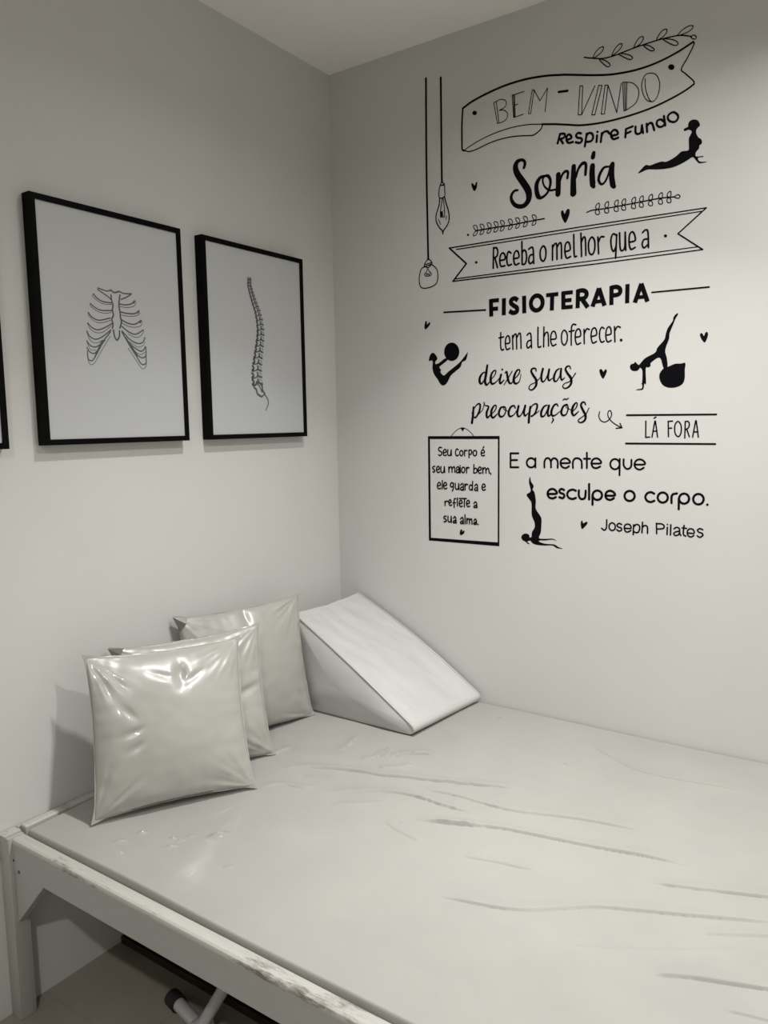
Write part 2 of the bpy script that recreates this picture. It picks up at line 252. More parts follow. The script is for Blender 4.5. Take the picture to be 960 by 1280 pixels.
  ('lettering',[('s',62,[6702,20657,6692,20007]),('s',62,[6702,20639,6805,20642,6856,20514,6820,20370,6702,20332]),('s',62,[6754,20325,6846,20006]),('s',62,[6938,20220,7111,20242,7101,20392,7024,20447,6948,20367,6928,20190,6974,20035,7112,20032]),('s',61,[7327,20406,7242,20462,7192,20357,7182,20180,7228,20031,7343,20047]),('s',60,[7443,20213,7602,20236,7586,20393,7512,20448,7442,20368,7423,20193,7479,20017,7613,20044]),('s',60,[7708,20707,7722,19999]),('s',60,[7722,19999,7825,20008,7873,20179,7847,20380,7774,20434,7720,20353]),('s',59,[7945,20441,8042,20485,8100,20411,8122,19979]),('s',60,[8111,20257,7995,20242,7947,20103,7996,19987,8112,20051]),('s',58,[8748,20452,8752,19999]),('s',58,[8749,20366,8827,20484,8888,20432,8902,20001]),('s',57,[8898,20367,8976,20484,9037,20433,9051,20012]),('s',57,[9169,20201,9324,20236,9304,20417,9234,20478,9167,20394,9160,20181,9217,20003,9345,20029]),('s',56,[9437,20673,9463,20055,9537,20012]),('c',59,[8436,20474,8522,20354,8524,20137,8454,20007,8357,20093,8341,20335]),('s',56,[9665,20679,9697,19988]),('s',56,[9682,20403,9743,20541,9807,20490,9831,20004]),('s',55,[10200,20488,10230,19993]),('s',55,[10216,20328,10287,20475,10387,20469]),('s',54,[10774,20453,10662,20511,10601,20355,10627,20105,10697,20005,10767,20168]),('s',54,[10774,20474,10753,19800]),('s',54,[10858,20514,10883,20090,10940,19988,11023,20091,11027,20506]),('s',53,[11027,20506,11054,19985]),('s',53,[11167,20201,11325,20231,11296,20417,11224,20489,11155,20398,11152,20155,11205,19993,11329,20028]),('s',52,[11535,20422,11616,20482,11691,20419,11717,19975]),('s',52,[11703,20217,11581,20215,11534,20093,11586,19981,11699,20058]),('c',56,[10010,20515,10100,20386,10104,20135,10031,19999,9933,20083,9915,20370])]),
  ('dot',[('f',0,[6112,20267,6105,20247,6088,20234,6064,20232,6040,20240,6023,20258,6016,20279,6023,20299,6040,20312,6064,20314,6088,20306,6105,20289])]),
  ('dot',[('f',0,[12237,20227,12232,20206,12216,20193,12194,20190,12172,20199,12156,20217,12149,20240,12155,20261,12170,20275,12192,20277,12214,20268,12231,20250])]),
 ]),
 ('lettering_decal', 'bold capital word FISIOTERAPIA between two thin rules', [
  ('lettering',[('b',148,[6606,19022,6620,18456]),('b',146,[7080,19003,7074,18456]),('b',142,[7794,19005,7804,18454]),('b',138,[8757,18972,8744,18453]),('b',136,[9121,19000,9127,18456]),('b',134,[9596,19005,9592,18445]),('b',129,[10645,18998,10649,18436]),('b',126,[11125,18998,11125,18443]),('b',132,[6579,18965,6901,18962]),('b',133,[6579,18698,6868,18694]),('b',124,[8549,18943,8958,18939]),('b',122,[9091,18948,9431,18945]),('b',122,[9094,18718,9393,18715]),('b',122,[9096,18510,9431,18505]),('b',144,[7577,18882,7466,18957,7349,18923,7336,18819,7441,18727,7545,18647,7533,18532,7403,18503,7272,18579]),('b',133,[9567,18952,9743,18967,9860,18899,9862,18789,9775,18721,9600,18722]),('b',128,[10623,18947,10796,18955,10902,18884,10904,18777,10828,18720,10638,18719]),('b',140,[9717,18721,9919,18436]),('b',138,[10064,18444,10261,18976]),('b',137,[10256,18976,10441,18435]),('b',132,[11354,18436,11536,18968]),('b',130,[11531,18968,11724,18431]),('b',112,[10142,18579,10370,18583]),('b',106,[11421,18578,11657,18580]),('c',140,[8433,18734,8407,18620,8334,18537,8234,18506,8134,18538,8059,18622,8031,18737,8058,18852,8131,18935,8231,18965,8331,18933,8405,18849])]),
  ('rule',[('s',56,[4807,18759,6407,18689])]),
  ('rule',[('s',44,[11847,18680,13428,18660])]),
 ]),
 ('lettering_decal', 'narrow thin words tem a lhe oferecer below the bold capitals', [
  ('lettering',[('s',54,[6965,17902,6965,17456,7007,17338,7069,17352]),('s',54,[6903,17737,7068,17757]),('s',54,[7150,17535,7288,17557,7272,17741,7211,17782,7150,17695,7135,17513,7187,17344,7294,17374]),('s',53,[7389,17778,7406,17334]),('s',53,[7394,17677,7465,17808,7525,17768,7542,17339]),('s',53,[7541,17689,7615,17820,7675,17783,7697,17347]),('s',52,[7904,17752,7973,17805,8037,17755,8064,17336]),('s',52,[8053,17584,7940,17556,7896,17437,7941,17339,8054,17426]),('s',52,[8280,17968,8284,17410,8323,17340,8381,17359]),('s',52,[8483,17961,8478,17339]),('s',51,[8481,17641,8547,17778,8624,17741,8646,17354]),('s',51,[8731,17556,8892,17575,8871,17753,8795,17803,8729,17711,8717,17513,8780,17354,8894,17390]),('s',50,[9539,17943,9461,17967,9406,17898,9395,17703,9399,17333]),('s',50,[9325,17752,9486,17774]),('s',50,[9544,17561,9694,17593,9678,17767,9609,17807,9542,17726,9526,17519,9583,17342,9702,17377]),('s',49,[9805,17779,9820,17347]),('s',49,[9807,17628,9886,17785,9976,17765]),('s',49,[10051,17545,10202,17589,10182,17761,10110,17797,10049,17716,10034,17525,10090,17349,10206,17384]),('s',48,[10438,17757,10363,17797,10307,17696,10301,17505,10357,17356,10445,17375]),('s',48,[10512,17552,10651,17584,10635,17754,10569,17793,10509,17709,10495,17511,10550,17350,10663,17384]),('s',48,[10756,17786,10777,17334]),('s',47,[10763,17638,10842,17779,10933,17751]),('c',50,[9162,17809,9256,17692,9259,17474,9176,17348,9091,17442,9079,17684]),('f',0,[11009,17368,11003,17347,10988,17333,10967,17329,10945,17336,10929,17352,10923,17374,10928,17394,10944,17409,10965,17413,10987,17406,11003,17389])]),
 ]),
 ('lettering_decal', 'brush-script words deixe suas', [
  ('lettering',[('s',[43,54,86,97,65,43,53],[6419,16638,6310,16624,6199,16493,6181,16338,6243,16265,6353,16389,6441,16637]),('s',[75,96,97,75,37],[6472,16867,6428,16599,6384,16349,6441,16218,6550,16303]),('s',[32,37,48,48,74,96,80,42,32],[6593,16378,6745,16526,6788,16658,6723,16680,6628,16570,6593,16378,6646,16248,6788,16293,6917,16421]),('s',[79,84,74,37],[6981,16533,6930,16344,6960,16247,7088,16356]),('s',[47,63,83,83,52,31],[7130,16583,7185,16619,7215,16446,7270,16272,7342,16231,7425,16303]),('s',[36,42,31],[7382,16628,7236,16407,7088,16192]),('s',[31,41,46,51,62,83,93,72,41,31,26],[7404,16323,7571,16467,7653,16595,7632,16660,7549,16638,7466,16491,7438,16322,7497,16220,7613,16257,7675,16387,7695,16518]),('s',[45,50,61,71,81,91,81,56,46,41,36,35,30],[8225,16585,8205,16668,8103,16673,8055,16593,8125,16459,8227,16305,8228,16138,8128,16011,8026,15996,7977,16065,8046,16164,8208,16232,8388,16391]),('s',[75,80,70,45,35,40],[8458,16647,8407,16427,8429,16259,8509,16256,8607,16418,8672,16617]),('s',[69,80,60,30],[8672,16617,8635,16380,8675,16267,8785,16336]),('s',[39,59,79,74,44,34,44],[9017,16625,8920,16568,8844,16407,8845,16260,8924,16238,9039,16416,9087,16614]),('s',[68,78,59,29],[9076,16614,9058,16415,9099,16267,9195,16335]),('s',[39,44,58,68,78,87,78,58,44,39,34,34,39],[9384,16598,9356,16679,9268,16677,9219,16589,9290,16458,9399,16308,9408,16144,9314,16028,9199,15999,9132,16064,9197,16153,9369,16218,9549,16452]),('f',0,[7061,16697,7056,16681,7042,16669,7023,16665,7004,16671,6990,16684,6985,16701,6990,16718,7004,16730,7023,16734,7042,16728,7056,16715])]),
 ]),
 ('lettering_decal', 'brush-script word preocupações pointed past by a curly arrow', [
  ('lettering',[('s',[75,88,88],[5946,15482,5925,15234,5883,14954]),('s',[38,44,56,74,75,56,44,31,31],[5884,15280,6013,15503,6140,15599,6201,15543,6165,15342,6037,15141,5976,15143,6063,15177,6292,15384]),('s',[31,37,49,37,61,86,74,37],[6292,15384,6353,15584,6343,15638,6383,15539,6518,15490,6443,15291,6468,15125,6593,15221]),('s',[31,43,49,55,86,86,73,37],[6593,15199,6767,15373,6802,15505,6732,15521,6633,15376,6618,15198,6693,15121,6841,15238]),('s',[48,73,85,73,48,48,48,30,30],[7086,15476,6964,15435,6900,15259,6964,15147,7087,15189,7159,15364,7111,15475,7086,15388,7257,15318]),('s',[48,54,72,84,72,36,30],[7497,15422,7449,15502,7329,15448,7257,15274,7306,15150,7450,15204,7545,15334]),('s',[77,83,71,41,41],[7616,15484,7570,15268,7608,15145,7713,15199,7830,15436]),('s',[76,82,65,35],[7853,15491,7807,15284,7846,15162,7949,15238]),('s',[70,82,82],[8032,15452,7996,15194,7979,14943]),('s',[35,41,52,69,64,47,35,29,29],[7986,15237,8088,15472,8227,15542,8274,15468,8206,15254,8090,15140,8066,15158,8183,15190,8344,15316]),('s',[40,63,81,75,46,40],[8618,15489,8504,15440,8413,15271,8424,15134,8529,15162,8650,15394]),('s',[74,80,63,34],[8677,15470,8633,15267,8666,15138,8779,15221]),('s',[45,51,68,80,68,40,28],[8979,15449,8934,15514,8831,15453,8756,15264,8802,15144,8915,15176,9048,15279]),('s',[34,57,34],[8803,15072,8826,15008,8773,14915]),('s',[45,67,79,68,45,45,45,28,28],[9268,15497,9158,15432,9093,15257,9148,15150,9262,15190,9322,15378,9277,15496,9260,15400,9424,15313]),('s',[28,45,45,28],[9142,15626,9199,15666,9257,15648,9332,15691]),('s',[28,39,44,50,78,84,67,33],[9425,15229,9576,15372,9618,15495,9566,15530,9480,15416,9447,15249,9514,15143,9665,15265]),('s',[44,49,60,72,77,82,71,55,44,39,33,33,33],[9887,15467,9855,15539,9782,15541,9740,15451,9803,15304,9891,15136,9876,15000,9778,14922,9678,14932,9668,15003,9776,15084,9904,15177,9999,15361])]),
 ]),
 ('arrow_decal', 'thin curly looping arrow pointing right to the ruled words', [
  ('arrow',[('s',34,[10341,15238,10317,15108,10374,14975,10501,14920,10637,14988,10714,15121,10691,15243,10641,15265,10600,15204,10611,15082,10709,14946,10855,14834,11041,14739]),('s',38,[10977,14873,11041,14739]),('s',38,[11041,14739,10865,14724])]),
 ]),
 ('lettering_decal', 'thin capital words LÁ FORA between an upper and a lower black rule', [
  ('lettering',[('k',42,[11754,14930,11761,14445,11875,14453]),('k',41,[11946,14452,12020,14927,12036,14926,12109,14452]),('k',41,[11973,14623,12089,14634]),('k',41,[11995,15014,12048,15044]),('k',41,[12405,14913,12424,14463]),('k',40,[12405,14913,12527,14919]),('k',41,[12418,14710,12509,14716]),('k',40,[12938,14674,13011,14461]),('k',39,[13104,14449,13175,14921,13190,14921,13262,14448]),('k',40,[13126,14595,13247,14602]),('k',40,[12887,14906,12886,14422]),('s',40,[12888,14898,12962,14905,13001,14835,12985,14731,12894,14655]),('c',40,[12682,14909,12771,14791,12777,14578,12705,14462,12612,14560,12598,14794])]),
  ('rule',[('s',[57,51],[11184,15116,13726,15090])]),
  ('rule',[('s',[57,52],[11173,14260,13728,14249])]),
 ]),
 ('framed_quote_decal', 'black outlined sign hanging from a line, with a five line quote ending in sua alma', [
  ('border',[('g',0,[4114,14509,6920,14506,6920,14402,4112,14406]),('g',0,[4114,14509,4197,14508,4203,10756,4112,10749]),('g',0,[6867,14506,6929,14506,6924,10755,6861,10764]),('g',0,[4113,10855,6924,10885,6924,10755,4112,10749])]),
  ('hanger',[('s',23,[5074,14522,5241,14680,5407,14774,5522,14793,5636,14763,5814,14647,5943,14519]),('g',0,[5440,14779,5604,14783,5521,14664])]),
  ('lettering',[('s',50,[4673,14099,4598,14113,4547,14054,4580,13990,4665,13952,4671,13873,4613,13825,4545,13848]),('s',50,[4760,13924,4862,13954,4842,14033,4785,14032,4740,13967,4749,13865,4800,13827,4868,13845]),('s',50,[4930,14033,4919,13896,4962,13829,5029,13853,5064,14028]),('s',49,[5064,14028,5069,13830]),('s',49,[5343,14036,5277,14058,5237,13971,5243,13870,5296,13821,5352,13850]),('s',48,[5593,14017,5592,13824]),('s',48,[5593,13959,5649,14017,5691,13998]),('s',48,[5763,14027,5768,13768]),('s',48,[5763,14004,5834,14027,5876,13962,5844,13890,5779,13875]),('s',47,[6245,13922,6356,13946,6334,14022,6284,14036,6239,13964,6245,13865,6302,13831,6366,13852]),('s',47,[6309,14098,6341,14144]),('c',49,[5469,14008,5528,13959,5521,13872,5468,13823,5409,13871,5409,13958]),('c',48,[5996,14020,6060,13963,6053,13877,5995,13828,5931,13876,5931,13962]),('s',51,[4393,13438,4324,13424,4299,13370,4350,13327,4391,13283,4349,13229,4308,13246]),('s',50,[4471,13315,4574,13346,4558,13429,4507,13434,4461,13359,4471,13261,4522,13221,4584,13243]),('s',50,[4643,13430,4635,13288,4686,13216,4754,13256,4780,13433]),('s',50,[4780,13433,4795,13227]),('s',50,[4959,13428,4964,13237]),('s',50,[4965,13354,5040,13438,5083,13386,5092,13246]),('s',49,[5093,13357,5160,13440,5200,13388,5206,13248]),('s',49,[5267,13390,5327,13443,5373,13392,5379,13232]),('s',49,[5373,13348,5293,13332,5259,13273,5306,13230,5372,13275]),('s',49,[5416,13422,5422,13233]),('s',49,[5663,13426,5668,13230]),('s',48,[5669,13354,5722,13427,5767,13405]),('s',48,[5956,13524,5948,13236]),('s',48,[5955,13360,6026,13405,6078,13348,6058,13262,5955,13231]),('s',48,[6132,13327,6228,13357,6212,13437,6164,13442,6123,13378,6132,13278,6180,13230,6238,13252]),('s',48,[6292,13424,6301,13233]),('s',47,[6301,13353,6365,13426,6410,13384,6419,13242]),('s',47,[6419,13341,6482,13414,6523,13372,6545,13245]),('s',47,[6593,13246,6602,13209]),('c',49,[5538,13430,5597,13382,5590,13286,5537,13235,5481,13278,5482,13379]),('f',0,[5439,13480,5436,13468,5426,13460,5413,13456,5400,13459,5390,13468,5387,13479,5390,13491,5400,13500,5413,13503,5426,13500,5436,13492]),('s',50,[4500,12745,4621,12778,4594,12858,4546,12865,4494,12795,4499,12685,4558,12639,4626,12665]),('s',50,[4697,12941,4688,12644]),('s',50,[4757,12753,4866,12786,4843,12865,4792,12873,4751,12803,4757,12694,4807,12648,4875,12674]),('s',50,[5130,12859,5063,12872,5022,12797,5055,12725,5129,12756,5146,12860]),('s',50,[5146,12860,5135,12654,5094,12587]),('s',49,[5223,12856,5222,12701,5279,12644,5336,12690,5357,12852]),('s',49,[5357,12852,5369,12638]),('s',49,[5429,12804,5489,12856,5535,12814,5544,12624]),('s',49,[5535,12741,5462,12724,5429,12670,5478,12622,5534,12668]),('s',49,[5601,12845,5607,12635]),('s',49,[5607,12772,5660,12841,5712,12825]),('s',48,[5905,12947,5894,12637]),('s',49,[5895,12782,5823,12823,5774,12749,5790,12662,5849,12650,5895,12709]),('s',48,[5986,12793,6044,12853,6089,12808,6098,12624]),('s',48,[6089,12739,6018,12719,5979,12669,6024,12627,6089,12673]),('s',48,[6275,12746,6387,12778,6364,12855,6313,12862,6269,12794,6275,12700,6326,12653,6396,12684]),('s',50,[4793,12205,4802,12057]),('s',50,[4803,12146,4855,12217,4923,12202]),('s',50,[4963,12153,5051,12187,5031,12260,4991,12264,4956,12204,4966,12109,5016,12067,5074,12090]),('s',50,[5233,12313,5186,12311,5166,12236,5174,12001]),('s',50,[5125,12161,5226,12174]),('s',50,[5300,12345,5302,12066]),('s',49,[5386,12143,5492,12178,5466,12256,5420,12259,5376,12193,5386,12099,5432,12043,5492,12069]),('s',49,[5377,12328,5658,12340]),('s',49,[5585,12328,5574,12044]),('s',49,[5674,12157,5782,12191,5756,12268,5707,12272,5664,12206,5673,12113,5722,12057,5788,12083]),('s',48,[5951,12184,6010,12239,6055,12195,6074,12039]),('s',48,[6065,12131,5990,12113,5951,12068,5990,12035,6065,12079]),('s',51,[4844,11671,4775,11668,4747,11606,4809,11571,4849,11522,4808,11469,4753,11478]),('s',50,[4919,11675,4917,11526,4968,11470,5026,11512,5047,11683]),('s',50,[5047,11683,5059,11466]),('s',50,[5138,11614,5189,11676,5229,11634,5248,11448]),('s',50,[5239,11554,5161,11526,5127,11479,5171,11452,5238,11501]),('s',49,[5423,11606,5483,11669,5523,11621,5538,11445]),('s',50,[5529,11547,5456,11528,5415,11482,5462,11446,5529,11494]),('s',49,[5599,11763,5605,11449]),('s',49,[5671,11644,5680,11462]),('s',49,[5681,11571,5737,11642,5770,11606,5779,11460]),('s',49,[5780,11568,5836,11639,5868,11597,5877,11457]),('s',49,[5950,11578,5999,11639,6041,11601,6053,11462]),('s',49,[6047,11534,5975,11515,5943,11478,5988,11452,6047,11491]),('f',0,[6141,11461,6137,11448,6126,11438,6112,11433,6097,11436,6086,11445,6082,11458,6086,11471,6097,11481,6112,11486,6126,11483,6137,11474])]),
  ('heart',[('f',0,[5420,11038,5387,11095,5404,11185,5437,11241,5487,11220,5494,11156,5537,11209,5580,11182,5553,11106,5486,11057])]),
 ]),
 ('lettering_decal', 'rounded geometric words E a mente que right of the framed quote', [
  ('lettering',[('k',67,[7613,13929,7331,13927,7332,13461,7615,13467]),('k',67,[7332,13702,7571,13705]),('k',65,[8222,13773,8224,13473]),('k',62,[9952,13969,9959,13488]),('k',62,[9857,13779,10061,13782]),('k',60,[10992,13785,10993,13286]),('s',64,[8537,13479,8536,13655,8587,13763,8680,13779,8752,13683,8765,13484]),('s',64,[8763,13683,8818,13766,8905,13777,8987,13686,8989,13478]),('s',63,[9089,13625,9391,13644,9359,13739,9249,13786,9124,13736,9084,13625,9141,13510,9262,13474,9372,13534]),('s',62,[9502,13479,9500,13670,9558,13775,9671,13791,9770,13721,9791,13603,9793,13485]),('s',61,[10112,13632,10399,13646,10364,13753,10253,13798,10144,13750,10102,13632,10162,13515,10273,13494,10386,13543]),('s',59,[11112,13777,11116,13603,11182,13503,11265,13491,11345,13570,11350,13766]),('s',58,[11457,13622,11749,13636,11711,13740,11598,13783,11487,13736,11444,13617,11501,13509,11618,13475,11725,13532]),('c',66,[8223,13626,8203,13549,8147,13493,8071,13470,7993,13490,7937,13545,7915,13621,7936,13698,7992,13754,8069,13776,8145,13756,8202,13702]),('c',60,[10991,13628,10973,13549,10921,13491,10850,13468,10777,13488,10723,13545,10702,13623,10720,13702,10772,13760,10844,13783,10916,13762,10970,13706])]),
 ]),
 ('lettering_decal', 'rounded geometric words esculpe o corpo at lower right', [
  ('lettering',[('k',74,[10038,12983,10045,12500]),('k',74,[10153,12647,10157,12335]),('k',67,[12768,12644,12772,12324]),('s',77,[8664,12617,8959,12640,8921,12744,8810,12787,8700,12736,8651,12629,8702,12513,8825,12477,8935,12523]),('s',76,[9212,12766,9127,12798,9055,12737,9092,12669,9189,12638,9226,12570,9167,12498,9057,12528]),('s',75,[9607,12757,9500,12788,9369,12737,9322,12620,9383,12518,9503,12489,9610,12528]),('s',74,[9707,12772,9709,12601,9764,12511,9846,12503,9916,12563,9930,12769]),('s',72,[10576,12636,10857,12658,10816,12757,10703,12797,10603,12749,10565,12646,10606,12547,10720,12513,10831,12568]),('s',69,[12050,12760,11949,12799,11838,12752,11792,12641,11848,12534,11955,12501,12060,12544]),('s',67,[12562,12501,12558,12673,12596,12760,12708,12791]),('c',73,[10457,12648,10438,12574,10385,12518,10311,12495,10236,12511,10180,12563,10159,12636,10178,12710,10232,12766,10306,12788,10381,12771,10436,12720]),('c',71,[11469,12666,11450,12588,11395,12530,11319,12506,11242,12523,11185,12577,11163,12654,11182,12732,11237,12790,11313,12814,11390,12796,11446,12742]),('c',68,[12450,12657,12432,12581,12380,12524,12308,12501,12234,12518,12180,12571,12158,12645,12176,12722,12228,12779,12301,12802,12374,12784,12428,12732]),('c',67,[13056,12651,13039,12576,12990,12520,12920,12496,12848,12513,12795,12565,12774,12639,12791,12714,12841,12770,12911,12793,12983,12776,13035,12724]),('c',66,[13459,12652,13442,12576,13392,12518,13320,12494,13248,12511,13194,12564,13172,12640,13189,12717,13240,12775,13312,12798,13384,12781,13438,12727]),('f',0,[13601,12497,13597,12478,13585,12464,13568,12458,13551,12463,13538,12475,13533,12493,13537,12512,13549,12526,13566,12532,13583,12527,13596,12515])]),
 ]),
 ('lettering_decal', 'smallest plain sans-serif author name at the bottom right of the wall lettering', [
  ('lettering',[('s',50,[10619,11881,10614,11635,10548,11550,10466,11603]),('s',49,[11087,11762,11012,11793,10947,11736,10983,11681,11072,11655,11090,11594,11016,11550,10940,11593]),('s',49,[11181,11653,11373,11661,11349,11761,11266,11787,11188,11738,11177,11636,11223,11550,11301,11547,11374,11596]),('s',48,[11457,11776,11451,11469]),('s',48,[11458,11711,11534,11790,11625,11765,11644,11657,11595,11553,11496,11547,11452,11601]),('s',48,[11725,11871,11715,11548]),('s',48,[11720,11706,11791,11775,11872,11737,11881,11542]),('s',47,[12138,11862,12154,11552]),('s',47,[12139,11853,12292,11854,12364,11798,12337,11719,12151,11690]),('s',47,[12460,11762,12457,11547]),('s',46,[12560,11845,12556,11537]),('s',46,[12653,11731,12725,11779,12807,11741,12819,11606,12853,11545]),('s',46,[12817,11670,12708,11641,12649,11586,12691,11534,12771,11552,12818,11615]),('s',46,[12937,11847,12924,11592,12994,11534]),('s',46,[12887,11772,13007,11767]),('s',45,[13043,11634,13222,11634,13199,11737,13119,11762,13049,11715,13035,11621,13078,11540,13154,11524,13220,11571]),('s',45,[13462,11755,13383,11783,13318,11733,13359,11677,13446,11649,13467,11588,13391,11528,13315,11565]),('c',50,[10790,11797,10880,11741,10882,11616,10795,11553,10709,11614,10707,11730]),('f',0,[12486,11849,12483,11836,12475,11826,12462,11822,12450,11824,12441,11833,12437,11846,12440,11859,12449,11869,12461,11873,12474,11870,12483,11861])]),
 ]),
 ('exercise_figure_decal', 'black silhouette arching up in a cobra stretch, right of Sorria', [
  ('body',[('f',0,[11366,22114,11478,22232,11591,22307,11706,22271,11875,22302,12042,22315,12154,22285,12319,22329,12454,22397,12561,22475,12642,22480,12750,22472,12775,22534,12763,22777,12806,22875,12838,22948,12816,22993,12748,23026,12694,23019,12654,23009,12621,23043,12639,23085,12732,23110,12735,23184,12782,23253,12874,23272,12968,23238,13023,23173,13052,23074,12987,23022,12955,22963,12966,22867,13022,22762,13089,22708,13118,22636,13106,22572,13054,22543,13043,22465,12979,22398,12954,22336,12983,22264,13156,22243,13151,22217,13024,22216,13080,22111,13266,22069,13161,22055,13055,22070,12987,22143,12884,22265,12757,22215,12597,22152,12380,22099,12159,22093,11907,22122,11651,22171,11509,22142])]),
 ]),
 ('exercise_figure_decal', 'small black silhouette balancing in a V shape and holding up a ball', [
  ('body',[('f',0,[4184,17143,4219,17314,4310,17412,4412,17389,4512,17262,4520,17176,4450,17111,4457,17024,4591,17051,4834,17191,4954,17150,4752,17008,4610,16912,4678,16805,4649,16738,4781,16611,4950,16723,5150,16849,5387,17006,5543,17149,5718,17339,5730,17305,5659,17091,5523,17032,5445,16867,5267,16741,5069,16597,4907,16348,4766,16267,4646,16324,4525,16502,4385,16682,4325,16893,4340,17117,4267,17156])]),
  ('ball',[('f',0,[5405,17383,5364,17230,5254,17123,5104,17090,4953,17141,4843,17262,4804,17422,4846,17576,4958,17683,5108,17714,5258,17662,5366,17541])]),
 ]),
 ('exercise_figure_decal', 'black silhouette on hands with one leg raised high, other foot on a large ball', [
  ('body',[('f',0,[12607,17997,12547,17997,12474,17902,12461,17811,12329,17622,12277,17471,12230,17288,12049,17082,11974,16930,11694,16790,11538,16624,11491,16611,11425,16678,11402,16702,11361,16656,11265,16623,11250,16528,11317,16444,11446,16427,11526,16481,11541,16518,11599,16477,11624,16348,11615,16061,11567,16047,11616,16029,11612,15907,11458,15881,11475,15858,11651,15874,11685,16042,11736,16040,11717,16487,11795,16514,11858,16559,11871,16653,12118,16780,12235,16459,12342,16501,12320,16752,12268,16989,12367,17309,12379,17463,12479,17717,12521,17837])]),
  ('ball',[('f',0,[12841,16582,12721,16573,12554,16576,12388,16514,12235,16459,12129,16323,12124,16166,12215,15988,12372,15903,12526,15891,12678,15923,12797,16011,12838,16165,12832,16382])]),
 ]),
 ('exercise_figure_decal', 'black silhouette in a shoulder stand with legs straight up, beside the framed quote', [
  ('body',[('f',0,[8045,13157,8006,13082,8001,12945,8061,12686,7915,12569,7996,12435,8085,12314,8097,12127,8106,11878,8201,11658,8207,11483,8118,11327,8097,11162,8030,11144,8017,11219,7909,11262,7801,11229,7733,11136,7775,11037,7910,10971,7951,10924,8045,10923,7951,10987,8058,11033,8139,10951,8312,10908,8576,10909,8837,10929,8992,10855,9185,10853,9043,10896,8927,10961,8810,10972,8576,10971,8378,11019,8391,11065,8575,11079,8835,11123,8977,11088,8886,11144,8809,11155,8574,11133,8364,11143,8428,11348,8451,11748,8411,11870,8264,12073,8237,12184,8243,12408,8194,12654,8127,12739,8166,12864,8072,13010])]),
 ]),
]
RIBS=[('s',34,[-10545,18696,-10418,18674,-10264,18654,-10136,18692]),('s',34,[-10548,18657,-10423,18595,-10242,18512,-10152,18444]),('s',34,[-10687,18528,-10588,18431,-10408,18361,-10142,18353]),('s',33,[-10796,18264,-10680,18187,-10486,18125,-10140,18154]),('s',33,[-10872,18024,-10774,17917,-10565,17855,-10201,17949]),('s',33,[-10912,17749,-10793,17643,-10613,17599,-10391,17679,-10163,17806]),('s',33,[-10956,17538,-10870,17402,-10707,17345,-10502,17419,-10206,17629]),('s',33,[-10974,17277,-10871,17168,-10721,17140,-10545,17244,-10226,17574]),('s',33,[-10980,17108,-10912,17009,-10794,16964,-10682,17037,-10414,17347]),('s',33,[-10971,17018,-10963,16823,-10868,16769,-10771,16848,-10549,17178]),('s',35,[-9864,18692,-9721,18657,-9472,18679]),('s',35,[-9473,18674,-9628,18574,-9830,18482]),('s',35,[-9886,18355,-9708,18354,-9507,18399,-9384,18495]),('s',36,[-9868,18143,-9624,18128,-9389,18153,-9256,18236]),('s',36,[-9833,17932,-9641,17864,-9408,17858,-9197,17980]),('s',36,[-9845,17756,-9624,17626,-9392,17585,-9138,17723]),('s',36,[-9853,17633,-9603,17423,-9341,17333,-9167,17388,-9089,17519]),('s',36,[-9796,17503,-9547,17263,-9286,17130,-9163,17165,-9088,17268]),('s',36,[-9550,17222,-9362,17000,-9195,16946,-9086,17031,-9078,17255]),('s',36,[-9855,17606,-9615,17245,-9399,16956,-9274,16783,-9172,16760,-9092,16821,-9086,17031]),('s',17,[-10688,18523,-10722,18467,-10562,18356,-10381,18299,-10145,18313]),('s',17,[-10812,18250,-10786,18188,-10581,18081,-10366,18059,-10159,18099]),('s',17,[-10888,18009,-10849,17923,-10661,17798,-10445,17806,-10172,17899]),('s',17,[-10922,17735,-10855,17611,-10680,17523,-10462,17554,-10199,17736]),('s',16,[-10952,17512,-10876,17311,-10698,17246,-10476,17342]),('s',16,[-10970,17252,-10878,17063,-10711,17062]),('s',17,[-10972,16784,-10919,16682,-10844,16673,-10747,16757,-10525,17074,-10233,17467]),('s',18,[-9875,18290,-9680,18285,-9479,18326,-9357,18402,-9350,18499]),('s',18,[-9857,18064,-9595,18058,-9360,18093,-9236,18169,-9256,18241]),('s',18,[-9839,17850,-9614,17777,-9380,17779,-9206,17841,-9164,17970]),('s',18,[-9660,17569,-9431,17500,-9260,17533,-9132,17668,-9138,17723]),('s',18,[-9608,17355,-9347,17236,-9173,17290,-9097,17393]),('s',18,[-9553,17167,-9292,17032,-9098,17114]),('s',18,[-9685,17185,-9438,16871,-9281,16671,-9197,16639,-9106,16708,-9081,16835]),('s',46,[-9384,18495,-9411,18442]),('s',47,[-9256,18236,-9293,18191]),('s',47,[-9197,17980,-9235,17922]),('s',44,[-10144,18564,-10137,18433,-10098,18305,-10123,18169,-10100,18039,-10155,17927,-10132,17796,-10155,17687]),('s',45,[-9854,18600,-9891,18435,-9906,18300,-9884,18141,-9877,18008,-9853,17876,-9913,17709]),('s',45,[-10151,18695,-10028,18645,-9881,18690]),('s',45,[-10126,17636,-10105,17478,-10032,17371,-9943,17491,-9934,17626]),('s',44,[-10509,17313,-10754,16875]),('s',46,[-9734,17454,-9397,16984])]
